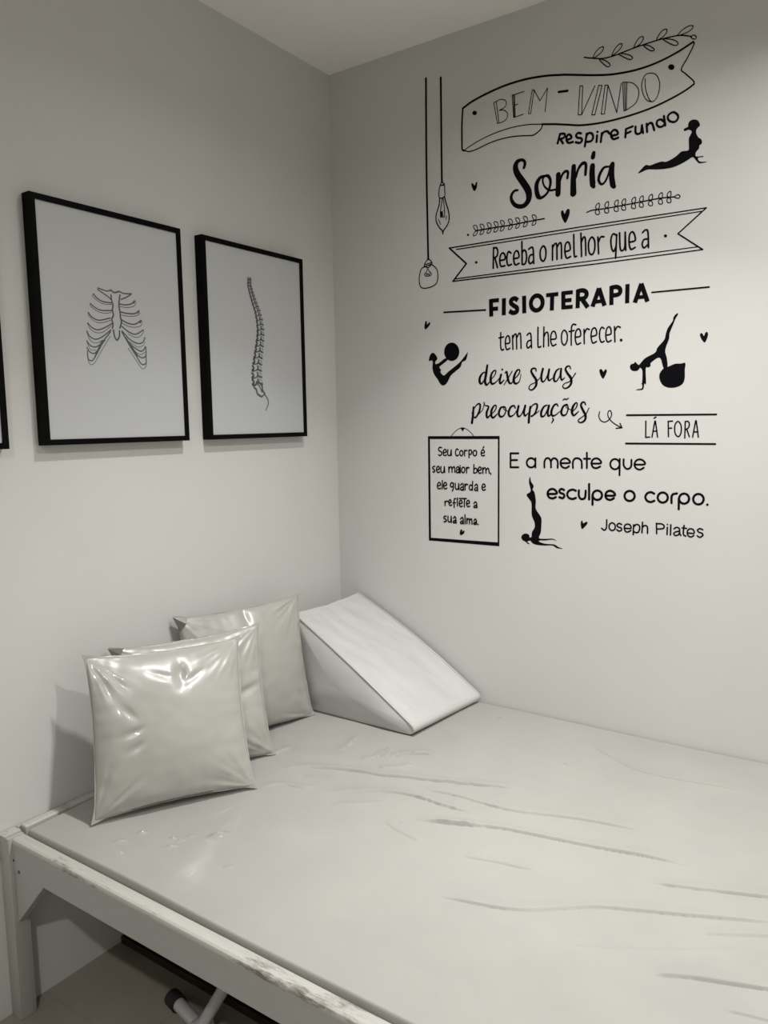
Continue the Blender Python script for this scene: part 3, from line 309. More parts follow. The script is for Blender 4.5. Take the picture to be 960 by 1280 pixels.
SPINE=[('s',50,[-4879,19762,-4859,19741,-4864,19717,-4884,19699,-4867,19692]),('s',28,[-4867,19692,-4830,19702,-4802,19720]),('s',45,[-4802,19720,-4786,19751,-4793,19776]),('s',45,[-4784,19728,-4758,19720,-4732,19714]),('s',23,[-4762,19778,-4741,19762,-4730,19745]),('s',51,[-4888,19665,-4867,19643,-4873,19618,-4893,19599,-4876,19592]),('s',28,[-4876,19592,-4836,19603,-4807,19621]),('s',46,[-4807,19621,-4790,19654,-4796,19680]),('s',46,[-4788,19629,-4760,19621,-4732,19615]),('s',23,[-4765,19682,-4742,19665,-4731,19647]),('s',52,[-4900,19561,-4876,19540,-4881,19513,-4900,19493,-4882,19486]),('s',29,[-4882,19486,-4840,19499,-4811,19519]),('s',46,[-4811,19519,-4794,19553,-4803,19580]),('s',46,[-4790,19528,-4760,19521,-4730,19515]),('s',23,[-4770,19583,-4744,19566,-4731,19548]),('s',53,[-4884,19449,-4852,19432,-4849,19405,-4865,19383,-4842,19379]),('s',29,[-4842,19379,-4801,19398,-4775,19421]),('s',47,[-4775,19421,-4768,19457,-4785,19481]),('s',47,[-4755,19434,-4721,19431,-4686,19430]),('s',23,[-4750,19490,-4717,19478,-4697,19462]),('s',54,[-4856,19348,-4822,19329,-4820,19301,-4836,19278,-4813,19274]),('s',30,[-4813,19274,-4768,19294,-4741,19318]),('s',48,[-4741,19318,-4733,19356,-4752,19381]),('s',48,[-4720,19331,-4684,19328,-4648,19327]),('s',23,[-4714,19390,-4679,19377,-4659,19361]),('s',55,[-4824,19238,-4785,19221,-4780,19193,-4796,19168,-4770,19165]),('s',30,[-4770,19165,-4725,19187,-4697,19213]),('s',49,[-4697,19213,-4692,19252,-4714,19278]),('s',49,[-4676,19228,-4637,19226,-4599,19227]),('s',23,[-4675,19289,-4637,19277,-4613,19261]),('s',56,[-4784,19130,-4744,19112,-4738,19083,-4755,19057,-4728,19054]),('s',30,[-4728,19054,-4680,19077,-4651,19104]),('s',50,[-4651,19104,-4645,19145,-4668,19171]),('s',50,[-4628,19119,-4587,19117,-4546,19118]),('s',23,[-4626,19183,-4586,19171,-4561,19154]),('s',57,[-4742,19017,-4700,18999,-4694,18968,-4712,18941,-4684,18937]),('s',31,[-4684,18937,-4633,18962,-4602,18990]),('s',51,[-4602,18990,-4596,19033,-4620,19060]),('s',51,[-4578,19006,-4534,19004,-4492,19005]),('s',23,[-4575,19072,-4533,19060,-4507,19042]),('s',59,[-4693,18898,-4648,18880,-4639,18848,-4657,18820,-4626,18817]),('s',32,[-4626,18817,-4574,18843,-4543,18874]),('s',52,[-4543,18874,-4539,18918,-4565,18946]),('s',52,[-4518,18891,-4471,18891,-4426,18893]),('s',23,[-4520,18960,-4474,18948,-4445,18931]),('s',60,[-4641,18777,-4592,18758,-4584,18725,-4603,18695,-4571,18692]),('s',32,[-4571,18692,-4515,18720,-4482,18752]),('s',53,[-4482,18752,-4477,18798,-4506,18827]),('s',53,[-4456,18769,-4407,18769,-4359,18771]),('s',23,[-4457,18842,-4408,18830,-4379,18811]),('s',61,[-4597,18660,-4552,18635,-4550,18599,-4575,18569,-4543,18563]),('s',33,[-4543,18563,-4481,18587,-4441,18617]),('s',54,[-4441,18617,-4427,18666,-4449,18700]),('s',54,[-4410,18633,-4360,18628,-4311,18626]),('s',23,[-4397,18710,-4350,18692,-4323,18670]),('s',63,[-4566,18521,-4519,18494,-4517,18457,-4544,18426,-4510,18419]),('s',33,[-4510,18419,-4444,18444,-4402,18476]),('s',55,[-4402,18476,-4387,18527,-4411,18562]),('s',55,[-4370,18493,-4317,18487,-4266,18484]),('s',23,[-4355,18573,-4306,18554,-4278,18530]),('s',64,[-4543,18384,-4498,18352,-4502,18313,-4534,18282,-4501,18272]),('s',34,[-4501,18272,-4429,18294,-4381,18324]),('s',56,[-4381,18324,-4357,18377,-4377,18415]),('s',56,[-4346,18339,-4292,18330,-4239,18323]),('s',23,[-4318,18423,-4270,18400,-4245,18372]),('s',65,[-4532,18228,-4485,18195,-4489,18154,-4523,18122,-4487,18112]),('s',34,[-4487,18112,-4412,18134,-4361,18165]),('s',57,[-4361,18165,-4337,18220,-4357,18261]),('s',57,[-4324,18182,-4268,18171,-4212,18164]),('s',23,[-4295,18268,-4245,18244,-4218,18215]),('s',67,[-4535,18077,-4492,18038,-4504,17995,-4544,17964,-4510,17951]),('s',35,[-4510,17951,-4429,17967,-4372,17996]),('s',58,[-4372,17996,-4337,18051,-4350,18096]),('s',59,[-4330,18009,-4275,17994,-4218,17981]),('s',23,[-4286,18098,-4239,18068,-4216,18036]),('s',68,[-4551,17917,-4513,17873,-4532,17828,-4577,17799,-4544,17782]),('s',35,[-4544,17782,-4459,17793,-4395,17819]),('s',60,[-4395,17819,-4351,17874,-4358,17923]),('s',60,[-4351,17830,-4297,17809,-4241,17791]),('s',23,[-4292,17920,-4248,17884,-4230,17849]),('s',69,[-4593,17738,-4554,17692,-4574,17646,-4621,17617,-4587,17598]),('s',36,[-4587,17598,-4498,17609,-4431,17635]),('s',61,[-4431,17635,-4384,17692,-4392,17742]),('s',61,[-4385,17646,-4328,17623,-4269,17605]),('s',23,[-4322,17739,-4277,17701,-4257,17664]),('s',71,[-4641,17554,-4600,17505,-4622,17457,-4672,17427,-4636,17408]),('s',37,[-4636,17408,-4543,17417,-4473,17444]),('s',62,[-4473,17444,-4423,17503,-4430,17555]),('s',62,[-4424,17455,-4365,17430,-4304,17410]),('s',23,[-4357,17550,-4310,17511,-4291,17472]),('s',72,[-4691,17361,-4649,17310,-4671,17260,-4723,17229,-4686,17208]),('s',37,[-4686,17208,-4588,17219,-4515,17245]),('s',63,[-4515,17245,-4464,17306,-4471,17361]),('s',63,[-4465,17256,-4402,17230,-4339,17209]),('s',23,[-4395,17356,-4346,17314,-4325,17273]),('s',74,[-4744,17163,-4701,17109,-4725,17058,-4780,17026,-4742,17004]),('s',38,[-4742,17004,-4640,17012,-4563,17038]),('s',64,[-4563,17038,-4508,17102,-4514,17159]),('s',65,[-4510,17049,-4446,17021,-4380,16998]),('s',23,[-4434,17152,-4384,17108,-4364,17065]),('s',76,[-4807,16940,-4754,16888,-4771,16834,-4825,16798,-4781,16778]),('s',38,[-4781,16778,-4675,16793,-4598,16825]),('s',66,[-4598,16825,-4549,16893,-4565,16951]),('s',66,[-4544,16839,-4472,16815,-4399,16795]),('s',23,[-4480,16949,-4421,16907,-4393,16865]),('s',77,[-4845,16705,-4780,16656,-4789,16599,-4840,16559,-4790,16541]),('s',39,[-4790,16541,-4681,16565,-4605,16603]),('s',67,[-4605,16603,-4566,16677,-4592,16735]),('s',68,[-4551,16622,-4471,16603,-4391,16588]),('s',23,[-4503,16740,-4433,16702,-4396,16660]),('s',79,[-4840,16489,-4772,16437,-4782,16378,-4835,16336,-4782,16317]),('s',40,[-4782,16317,-4668,16341,-4589,16381]),('s',69,[-4589,16381,-4548,16458,-4576,16518]),('s',69,[-4532,16400,-4448,16380,-4364,16364]),('s',23,[-4482,16523,-4408,16482,-4370,16439]),('s',70,[-4751,16231,-4666,16172,-4614,16029,-4421,15942]),('s',70,[-4535,16423,-4391,16303,-4368,16159,-4271,16057]),('s',69,[-4623,16440,-4687,16335,-4795,16291]),('s',47,[-4597,16359,-4483,16259,-4402,16096]),('s',47,[-4421,15942,-4272,16036]),('s',[53,48,43,27],[-4296,16036,-4139,15872,-4117,15704,-4250,15485])]
FOLDS=[(3.2,7,[364,-794,399,-748,454,-706,538,-671,628,-648,728,-613,819,-585,905,-553,990,-522,1066,-496]),(3,7,[555,-819,690,-723,780,-697,883,-701,987,-692]),(2.4,8,[750,-662,861,-639,959,-637,1050,-631,1162,-598,1273,-575,1403,-560]),(3.2,7,[844,-798,937,-771,1044,-728,1158,-706,1266,-688,1368,-666,1448,-655,1517,-653]),(2,6,[1026,-884,1111,-863,1174,-851,1213,-836]),(3.2,8,[1028,-1051,1108,-1031,1184,-1010,1244,-983,1314,-930,1361,-898,1445,-861,1527,-826,1654,-768,1732,-730]),(2.6,7,[1416,-760,1506,-732,1575,-707,1642,-685,1725,-664]),(1.5,9,[1314,-1054,1401,-1013,1476,-971,1550,-927,1666,-845]),(2.4,6,[1540,-884,1661,-813,1735,-769]),(3.5,8,[1496,-1041,1568,-1007,1626,-987,1683,-968,1753,-952]),(2,7,[1625,-1056,1694,-1041,1760,-1027]),(2.2,9,[1054,-136,1147,-196,1243,-244,1346,-246,1463,-227,1576,-225]),(1.3,11,[737,-239,888,-283,1050,-314,1165,-329,1284,-382,1395,-442,1501,-479]),(2.5,5,[623,-860,686,-813,748,-764]),(4,6,[599,-543,635,-500,709,-448]),(3,6,[532,-604,569,-563,570,-485]),(1.8,8,[459,-778,523,-749,595,-718]),(2.5,6,[447,-582,444,-531,433,-470]),(2.2,6,[403,-890,440,-845,505,-819,532,-787]),(2.2,7,[849,-803,928,-773,1005,-744]),(1.5,8,[786,-847,846,-869,925,-883]),(2.5,6,[612,-624,667,-582,685,-537]),(2.5,6,[293,-723,296,-686,308,-652])]
BUMPS=[(490,-1131,7,8),(428,-1227,4,4),(404,-1199,4,3),(426,-1194,4,3),(319,-1223,3.5,4),(433,-1167,3,2.5),(304,-1277,3,5),(610,-1212,3,5)]
# ------------------------------------------------------------------ room shell
RX, RY = 3.05, -3.75
def struct(name, lo, hi, mat): return setp(box(name, lo, hi, M[mat], None, 0, None), kind='structure')
struct('floor', (-.12, RY - .12, -.1), (RX + .12, .12, 0), 'floor')
struct('ceiling', (-.12, RY - .12, H), (RX + .12, .12, H + .1), 'ceiling')
struct('wall_left', (-.12, RY - .12, 0), (0, .12, H), 'wall')
struct('wall_back', (0, 0, 0), (RX, .12, H), 'wall')
struct('wall_right', (RX, RY - .12, 0), (RX + .12, .12, H), 'wall')
struct('wall_front', (0, RY - .12, 0), (RX, RY, H), 'wall')
# ------------------------------------------------------------------ bed frame
ZR = .487
bed = thing('bed_frame', 'white painted wooden bed frame with worn front rail standing in the corner', 'bed', (1.0, -.7, 0))
def rail_section(name, x0, x1, prof, mat):
    n = len(prof); vs_ = [(x, y, z) for x in (x0, x1) for y, z in prof]
    fs = [(i, (i + 1) % n, n + (i + 1) % n, n + i) for i in range(n)] + [tuple(range(n))[::-1], tuple(range(n, 2 * n))]
    bm = bmesh.new(); m = mesh('t', vs_, fs); bm.from_mesh(m); bpy.data.meshes.remove(m)
    return put(name, from_bm(name, bm), M[mat], bed, .5)
# front rail: upright board with an eased, worn top edge
rail_section('side_rail', .036, 1.975, [(-1.405, .403), (-1.405, .4755), (-1.372, .4755), (-1.372, .403)], 'rail')
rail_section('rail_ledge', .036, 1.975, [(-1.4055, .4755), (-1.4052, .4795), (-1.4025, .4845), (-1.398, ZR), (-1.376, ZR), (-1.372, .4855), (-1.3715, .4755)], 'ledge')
box('rear_rail', (.046, -.026, .37), (1.95, -.002, .4495), M['wood'], bed)
# head rail along the left wall: thin board with a rounded lip
bm = bmesh.new(); add_box(bm, (.012, -1.363, .40), (.0385, -.004, .4985), .006, 3)
put('head_rail', from_bm('head_rail', bm), M['ledge'], bed, .7)
box('head_rail_batten', (.0015, -1.369, .40), (.012, -.004, .4925), M['wood'], bed, .002)
box('foot_rail', (1.95, -1.372, .40), (1.976, -.004, .484), M['wood'], bed)
for (x0, x1, y0, y1, zt) in ((.001, .0455, -1.4145, -1.371, .489), (1.935, 1.98, -1.4145, -1.371, .489), (.031, .075, -.047, -.0265, .445), (1.905, 1.949, -.047, -.0265, .445)):
    p = box('leg', (x0, y0, 0), (x1, y1, zt), M['woodpost'], bed, .004)
# cap plate on the front post and its plug
box('post_cap', (.001, -1.4165, .4885), (.034, -1.372, .4935), M['ledge'], bed, .002)
def disc(name, c, r, ax, depth, mat, parent):
    c = Vector(c); a = Vector(ax)
    return put(name, tube_mesh(name, [c - a * depth, c], r, 14), mat, parent, .6)
disc('plug', (.0105, -1.4157, .4265), .0075, (0, -1, 0), .003, M['bolt'], bed)
disc('screw', (.0691, -1.4062, .4075), .0042, (0, -1, 0), .003, M['screw'], bed)
disc('screw', (.0480, -1.4062, .432), .0028, (0, -1, 0), .003, M['screw'], bed)
# triangular corner braces
def brace(name, pts, y0, y1):
    vs_ = [(x, y, z) for y in (y0, y1) for x, z in pts]; n = len(pts)
    fs = [tuple(range(n)), tuple(range(2 * n - 1, n - 1, -1))] + [(i, n + i, n + (i + 1) % n, (i + 1) % n) for i in range(n)]
    bm = bmesh.new(); m = mesh('t', vs_, fs); bm.from_mesh(m); bpy.data.meshes.remove(m)
    bmesh.ops.recalc_face_normals(bm, faces=bm.faces[:]); bmesh.ops.bevel(bm, geom=bm.edges[:], offset=.0012, segments=1, affect='EDGES')
    put(name, from_bm(name, bm), M['wood'], bed, .5)
brace('corner_brace', [(.046, .4028), (.174, .4028), (.046, .264)], -1.404, -1.380)
brace('corner_brace', [(1.935, .4028), (1.807, .4028), (1.935, .264)], -1.404, -1.380)
box('deck', (.031, -1.371, .432), (1.949, -.027, .450), M['deck'], bed, .001)
# ------------------------------------------------------------------ mattress with pulled cover
def smooth_pts(pts, n=6, closed=False):
    P_ = [Vector(p) for p in pts]; out = []; L = len(P_)
    rng = range(L if closed else L - 1)
    for i in rng:
        p0 = P_[(i - 1) % L] if closed or i > 0 else P_[0] * 2 - P_[1]
        p1 = P_[i]; p2 = P_[(i + 1) % L]
        p3 = P_[(i + 2) % L] if closed or i + 2 < L else P_[-1] * 2 - P_[-2]
        for k in range(n):
            t = k / n
            out.append(.5 * ((2 * p1) + (p2 - p0) * t + (2 * p0 - 5 * p1 + 4 * p2 - p3) * t * t + (3 * p1 - p0 - 3 * p2 + p3) * t ** 3))
    if not closed: out.append(P_[-1].copy())
    return out
MX0, MX1, MY0, MY1 = .049, 1.945, -1.3695, -.0035
def mattress():
    nx, ny = 380, 800
    xs = np.linspace(MX0, MX1, nx); ys = np.linspace(MY0, MY1, ny)
    X, Y = np.meshgrid(xs, ys, indexing='ij')
    Z = np.full_like(X, .5125)
    ty = np.clip((Y - MY0) / (MY1 - MY0), 0, 1)
    Z -= .013 * (1 - ty) ** 1.6                                   # the cover falls a little to the front
    Z -= .010 * np.exp(-(((X - .85) / .42) ** 2 + ((Y + .78) / .30) ** 2))   # worn hollow
    rng = np.random.RandomState(5)
    for _ in range(26):                                            # slack, soft undulation
        kx, ky = rng.uniform(2, 9), rng.uniform(4, 20); ph = rng.uniform(0, 6.28)
        Z += .00040 * np.sin(kx * X + ky * Y * (1 if rng.rand() > .3 else -1) + ph)
    for amp, wd, pts in FOLDS:
        p = smooth_pts([(pts[i] / 1000, pts[i + 1] / 1000) for i in range(0, len(pts), 2)], 4)
        p = np.array([(a.x, a.y) for a in p]); w_ = wd / 1000
        seg = np.hypot(*np.diff(p, axis=0).T); cum = np.r_[0, np.cumsum(seg)]; tot = cum[-1]
        lo = p.min(0) - .09; hi = p.max(0) + .09
        ix = np.where((xs > lo[0]) & (xs < hi[0]))[0]; iy = np.where((ys > lo[1]) & (ys < hi[1]))[0]
        if not len(ix) or not len(iy): continue
        sl = np.ix_(ix, iy); x, y = X[sl], Y[sl]
        best = np.full(x.shape, 9.); sd = np.zeros_like(x); at = np.zeros_like(x)
        for i in range(len(p) - 1):
            d = p[i + 1] - p[i]; l2 = d @ d
            if l2 < 1e-12: continue
            t = np.clip(((x - p[i, 0]) * d[0] + (y - p[i, 1]) * d[1]) / l2, 0, 1)
            dx, dy = x - p[i, 0] - t * d[0], y - p[i, 1] - t * d[1]; dd = np.hypot(dx, dy); m_ = dd < best
            best[m_] = dd[m_]; sd[m_] = (np.sign(d[0] * dy - d[1] * dx) * dd)[m_]; at[m_] = (cum[i] + t * seg[i])[m_]
        e = np.clip(at / (.14 * tot), 0, 1) * np.clip((tot - at) / (.22 * tot), 0, 1); e = e * e * (3 - 2 * e)
        h = 1.35 * np.where(sd > 0, np.exp(-(sd / (w_ * 3.2)) ** 2), np.exp(-(sd / (w_ * .2)) ** 2)) - .35 * np.exp(-((sd + w_ * .4) / (w_ * .3)) ** 2)   # pulled-up fold, steep on the near side
        Z[sl] += amp / 1000 * (1.2 + .4 * np.clip((y + .95) / .35, 0, 1)) * e * h
    for bx, by, a, s_ in BUMPS:
        dx, dy = X - bx / 1000, Y - by / 1000
        u = dx * .85 - dy * .5; v = dx * .5 + dy * .85
        Z += 1.7 * a / 1000 * np.exp(-(u / (s_ / 1000)) ** 2 - (v / (s_ * 2.2 / 1000)) ** 2)
    for cx_, cy_, kx, ky, a_ in ((.48, -.78, 46, 20, .0011), (.36, -.62, 30, -48, .0012), (.62, -.62, 22, 55, .0012), (.75, -.95, 40, 34, .0008)):   # puckers near the cushions
        Z += a_ * np.sin(kx * (X - cx_) + ky * (Y - cy_) + 1.5 * np.sin(9 * X)) * np.exp(-((X - cx_) / .16) ** 2 - ((Y - cy_) / .13) ** 2)
    # rounded edges
    for D_, r, dp in ((Y - MY0, .0065, .036), (X - MX0, .010, .03), (MX1 - X, .03, .03), (MY1 - Y, .012, .010)):
        t = np.clip(1 - D_ / r, 0, 1); Z -= dp * (1 - np.sqrt(np.clip(1 - t * t, 0, 1)))
    Z = np.maximum(Z, .457)
    nv = nx * ny
    co = np.stack([X, Y, Z], -1).reshape(-1, 3)
    ii, jj = np.meshgrid(np.arange(nx - 1), np.arange(ny - 1), indexing='ij'); a = (ii * ny + jj).ravel()
    F = np.stack([a, a + ny, a + ny + 1, a + 1], -1)
    # skirt and base
    loop = [i * ny for i in range(nx)] + [(nx - 1) * ny + j for j in range(1, ny)] + [i * ny + ny - 1 for i in range(nx - 2, -1, -1)] + [j for j in range(ny - 2, 0, -1)]
    base = co[loop].copy(); base[:, 2] = .4505
    co = np.vstack([co, base]); n = len(loop)
    SF = [(loop[k], nv + k, nv + (k + 1) % n, loop[(k + 1) % n]) for k in range(n)]
    me = bpy.data.meshes.new('mattress')
    me.from_pydata(co.tolist(), [], F.tolist() + SF + [tuple(nv + k for k in range(n - 1, -1, -1))]); me.update()
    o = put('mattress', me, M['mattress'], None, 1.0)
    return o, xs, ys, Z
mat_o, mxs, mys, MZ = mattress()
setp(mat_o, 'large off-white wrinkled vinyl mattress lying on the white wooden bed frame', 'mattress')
def bed_z(x, y):
    i = int(np.clip(np.searchsorted(mxs, x), 0, len(mxs) - 1)); j = int(np.clip(np.searchsorted(mys, y), 0, len(mys) - 1)); return float(MZ[i, j])
# ------------------------------------------------------------------ cushions
def cushion(label, TL, TR, BR, BL, h, seed, dents=(), zipper=False, inset=.030, thin=1.0, flap=None):
    TL, TR, BR, BL = map(Vector, (TL, TR, BR, BL)); N = 72
    n0 = ((BR - BL).cross(TL - BL)).normalized()
    if n0.x < 0: n0 = -n0
    root = thing('cushion', label, 'cushion', tuple((BL + BR) * .5), 'clear vinyl covered cushions leaning on the left wall')
    so = Vector((seed * 3.7, seed * 1.3, seed * 5.1))
    def base(u, v):
        du = inset * 4 * v * (1 - v) * (1 - 2 * u); dv = inset * 4 * u * (1 - u) * (1 - 2 * v)
        uu, vv = u + du * .9, v + dv * .9
        return (BL * (1 - uu) + BR * uu) * (1 - vv) + (TL * (1 - uu) + TR * uu) * vv
    def height(u, v, side):
        a = max(0, 1 - abs(2 * u - 1) ** 2.3); b = max(0, 1 - abs(2 * v - 1) ** 2.3)
        z = h * (a * b) ** .60
        eu, ev = min(u, 1 - u), min(v, 1 - v)
        s_ = so + Vector((0, 0, side * 9))
        # gathers running in from the seams
        for e, t in ((eu, v), (ev, u)):
            k = noise.noise(Vector((t * 8, e * 1.5, 0)) + s_) + .45 * noise.noise(Vector((t * 19, e * 2.5, 3)) + s_)
            z += .0048 * k * math.exp(-(e / .13) ** 1.5) * min(1, e / .025)
        # creases pulled towards the corners
        for cu, cv in ((0, 0), (1, 0), (0, 1), (1, 1)):
            du, dv = u - cu, v - cv; r = math.hypot(du, dv); th = math.atan2(abs(dv), abs(du))
            z += .006 * noise.noise(Vector((th * 6, r * 2, cu * 5 + cv * 9)) + s_) * math.exp(-((r - .18) / .14) ** 2)
        z += .008 * noise.noise(Vector((u * 2.6, v * 2.6, 0)) + s_) * min(1, eu / .1) * min(1, ev / .1)
        z += .0014 * noise.noise(Vector((u * 11, v * 11, 5)) + s_) * min(1, eu / .06) * min(1, ev / .06)
        if side > 0:
            for (cu, cv, ru, rv, dep, rot) in dents:
                x = (u - cu) * math.cos(rot) + (v - cv) * math.sin(rot); y = -(u - cu) * math.sin(rot) + (v - cv) * math.cos(rot)
                z -= dep * math.exp(-(x / ru) ** 2 - (y / rv) ** 2)
        return max(z, .0005)
    vs_, fs, idx = [], [], {}
    for side in (1, -1):
        for i in range(N + 1):
            for j in range(N + 1):
                edge = i in (0, N) or j in (0, N)
                if edge and side < 0: idx[side, i, j] = idx[1, i, j]; continue
                # denser sampling near the seams
                u, v = [.5 - .5 * math.cos(math.pi * k / N) * (.35) - .5 * (1 - 2 * k / N) * .65 for k in (i, j)]
                p = base(u, v)
                if not edge: p = p + n0 * side * height(u, v, side) * (1 if side > 0 else thin)
                zf = bed_z(p.x, p.y) + .001
                if p.z < zf: p.z = zf
                if p.x < .004: p.x = .004
                idx[side, i, j] = len(vs_); vs_.append(p)
        for i in range(N):
            for j in range(N):
                q = (idx[side, i, j], idx[side, i + 1, j], idx[side, i + 1, j + 1], idx[side, i, j + 1]); fs.append(q if side > 0 else q[::-1])
    bm = bmesh.new(); m = mesh('t', vs_, fs); bm.from_mesh(m); bpy.data.meshes.remove(m)
    put('cover', from_bm('cover', bm), M['cushion'], root, 4)
    # welded seam: a thin flat flange around the edge with pointed corner ears
    per = [(i / 30, 0) for i in range(30)] + [(1, i / 30) for i in range(30)] + [(1 - i / 30, 1) for i in range(30)] + [(0, 1 - i / 30) for i in range(30)]
    c0 = base(.5, .5); sv, sf = [], []
    for k, (u, v) in enumerate(per):
        p = base(u, v); d_ = (p - c0).normalized(); ear = 0.0022 + .010 * max(0, 1 - min(abs(k % 30), 30 - k % 30) / 2.2)
        ear += .0015 * noise.noise(Vector((k * .6, seed, 0)))
        wob = n0 * (.0035 * noise.noise(Vector((k * .23, 0, seed))))
        for a, b in ((-.004, -.0012), (ear, -.0007), (ear, .0007), (-.004, .0012)):
            q = p + d_ * a + n0 * b + wob * (1 if a > 0 else 0)
            q.z = max(q.z, bed_z(q.x, q.y) + .0006 + (b + .0012)); q.x = max(q.x, .003); sv.append(q)
    K = len(per)
    for k in range(K):
        k2 = (k + 1) % K
        for e in range(4): sf.append((k * 4 + e, k2 * 4 + e, k2 * 4 + (e + 1) % 4, k * 4 + (e + 1) % 4))
    bm = bmesh.new(); m = mesh('t', sv, sf); bm.from_mesh(m); bpy.data.meshes.remove(m)
    put('seam', from_bm('seam', bm), M['seam'], root, .7)
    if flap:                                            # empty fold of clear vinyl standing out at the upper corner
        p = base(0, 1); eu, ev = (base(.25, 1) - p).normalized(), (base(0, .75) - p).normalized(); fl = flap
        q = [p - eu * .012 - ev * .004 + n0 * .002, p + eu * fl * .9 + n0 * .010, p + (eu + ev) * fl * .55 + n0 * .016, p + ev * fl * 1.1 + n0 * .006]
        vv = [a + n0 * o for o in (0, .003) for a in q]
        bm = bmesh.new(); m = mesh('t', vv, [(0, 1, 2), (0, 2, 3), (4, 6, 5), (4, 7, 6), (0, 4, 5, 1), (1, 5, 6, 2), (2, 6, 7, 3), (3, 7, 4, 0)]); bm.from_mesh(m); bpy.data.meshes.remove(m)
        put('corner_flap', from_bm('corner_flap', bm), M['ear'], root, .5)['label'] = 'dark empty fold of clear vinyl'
    if zipper:
        pts = [base(.22 + .5 * k / 16, 0) + n0 * .004 + Vector((0, 0, .0035)) for k in range(17)]
        z_ = put('zipper', tube_mesh('zipper', pts, .0026, 6), M['screw'], root, .8); z_['label'] = 'dark zipper along the bottom seam'
    return root
cushion('front square cushion in shiny clear vinyl, nearest the camera, leaning with a bright glare',
        (.100, -1.2075, .908), (.250, -.809, .8866), (.397, -.910, .5145), (.189, -1.268, .5135), .060, 1,
        dents=((.57, .83, .035, .07, .017, .0), (.66, .80, .09, .022, .008, .5), (.45, .84, .09, .02, .006, -.35), (.22, .62, .06, .02, .006, -.9), (.24, .50, .06, .018, .006, .3), (.25, .40, .05, .02, .005, .5)), zipper=True)
cushion('middle cushion of the three leaning on the left wall, mostly hidden behind the front one',
        (.025, -1.0723, .883), (.200, -.674, .889), (.294, -.724, .514), (.119, -1.112, .514), .056, 2, dents=((.86, .52, .10, .03, .010, .3),), flap=.032)
cushion('rearmost cushion against the left wall, right beside the white foam wedge',
        (.020, -.839, .920), (.120, -.393, .916), (.197, -.421, .514), (.092, -.835, .514), .052, 3, dents=((.5, .93, .03, .09, .014, 0),), thin=.85, flap=.036)
# ------------------------------------------------------------------ foam wedge
def wedge():
    root = thing('wedge_cushion', 'white triangular foam wedge cushion lying in the corner of the bed', 'wedge cushion', (.35, -.2, .513))
    zb = .5135
    def section(t):           # t 0 near .. 1 far ; returns ordered loop of (x, z)
        xf = .586 + .040 * t; xb = .092 + .006 * t; zt = .850; lip = .036
        sag = .010 * math.sin(math.pi * t)
        pts = []
        K = 40
        for k in range(K + 1):
            s_ = k / K; x = xb + (xf - .012 - xb) * s_
            z = (zt - sag) * (1 - s_) + (zb + lip) * s_ + .017 * math.sin(math.pi * s_) * (.4 + .6 * t)
            pts.append((x, z, s_))
        for a in range(1, 7):
            th = math.pi / 2 * (1 - a / 3.2); r = .0172
            pts.append((xf - .019 + r * math.cos(th) * 1.1, zb + .019 + r * math.sin(th), 1.0))
        for k in range(1, 16):
            s_ = 1 - k / 16; pts.append((xb + .004 + (xf - .03 - xb) * s_, zb + .001, -1))
        for k in range(0, 14):
            s_ = k / 14; pts.append((xb - .010 * math.sin(math.pi * s_), zb + .004 + (zt - zb - .006 - sag) * s_, -2))
        return pts
    T = 46; rows = []
    for j in range(T + 1):
        t = j / T; y = -.388 + (.388 - .018) * t; row = []
        for (x, z, s_) in section(t):
            if s_ >= 0 and s_ < 1:
                f = min(1, t / .05) * min(1, (1 - t) / .03)
                z += f * min(1, .25 + s_ / .2) * .0085 * noise.noise(Vector((s_ * 4 + t * 2.2, t * 7 - s_ * 3.5, 1.7))) * (1.25 - s_ * .8)
                z += f * min(1, .1 + s_ / .15) * .0042 * noise.noise(Vector((s_ * 7 + t * 6, t * 16 - s_ * 8, 4.7))) * max(.15, 1 - s_ * 1.5)
                for bs, bt, ba in ((.80, .10, .005), (.83, .16, .004), (.90, .12, .005)): z += ba * math.exp(-((s_ - bs) / .022) ** 2 - ((t - bt) / .03) ** 2)
                z += f * .0015 * noise.noise(Vector((s_ * 16, t * 14, 8.)))
            row.append(Vector((x, y, z)))
        rows.append(row)
    n = len(rows[0]); vs_ = [p for r in rows for p in r]; fs = []
    for j in range(T):
        for k in range(n): fs.append((j * n + k, j * n + (k + 1) % n, (j + 1) * n + (k + 1) % n, (j + 1) * n + k))
    # bulging triangular cheeks
    for end, j, sgn in ((0, 0, -1), (1, T, 1)):
        c = sum(rows[j], Vector()) / n; c = Vector((c.x - .03, rows[j][0].y, c.z - .02)); prev = [j * n + k for k in range(n)]
        for q in range(1, 13):
            f = q / 12; ring = []
            for k in range(n):
                p = rows[j][k].lerp(c, f); b = (.020 if end == 0 else .006) * (1 - (1 - f) ** 2.2)
                b += .004 * noise.noise(Vector((p.x * 9, p.z * 14, end * 3.))) * f * (1 - f) * 3
                p = Vector((p.x, p.y + sgn * b, max(p.z, zb + .0005))); ring.append(len(vs_)); vs_.append(p)
                if q == 12: pass
            for k in range(n):
                a = (prev[k], prev[(k + 1) % n], ring[(k + 1) % n], ring[k]); fs.append(a if end else a[::-1])
            prev = ring
    bm = bmesh.new(); m = mesh('t', vs_, fs); bm.from_mesh(m); bpy.data.meshes.remove(m)
    bmesh.ops.remove_doubles(bm, verts=bm.verts[:], dist=.00005)
    put('cover', from_bm('cover', bm), M['wedge'], root, .75)
    for j, off in ((0, -.0012), (T, .0005)):
        pts = [rows[j][k] + Vector((0, off, .0005)) for k in range(0, 44)]
        put('piping', tube_mesh('piping', pts, .0034, 8), M['piping'], root, 1.0)
wedge()
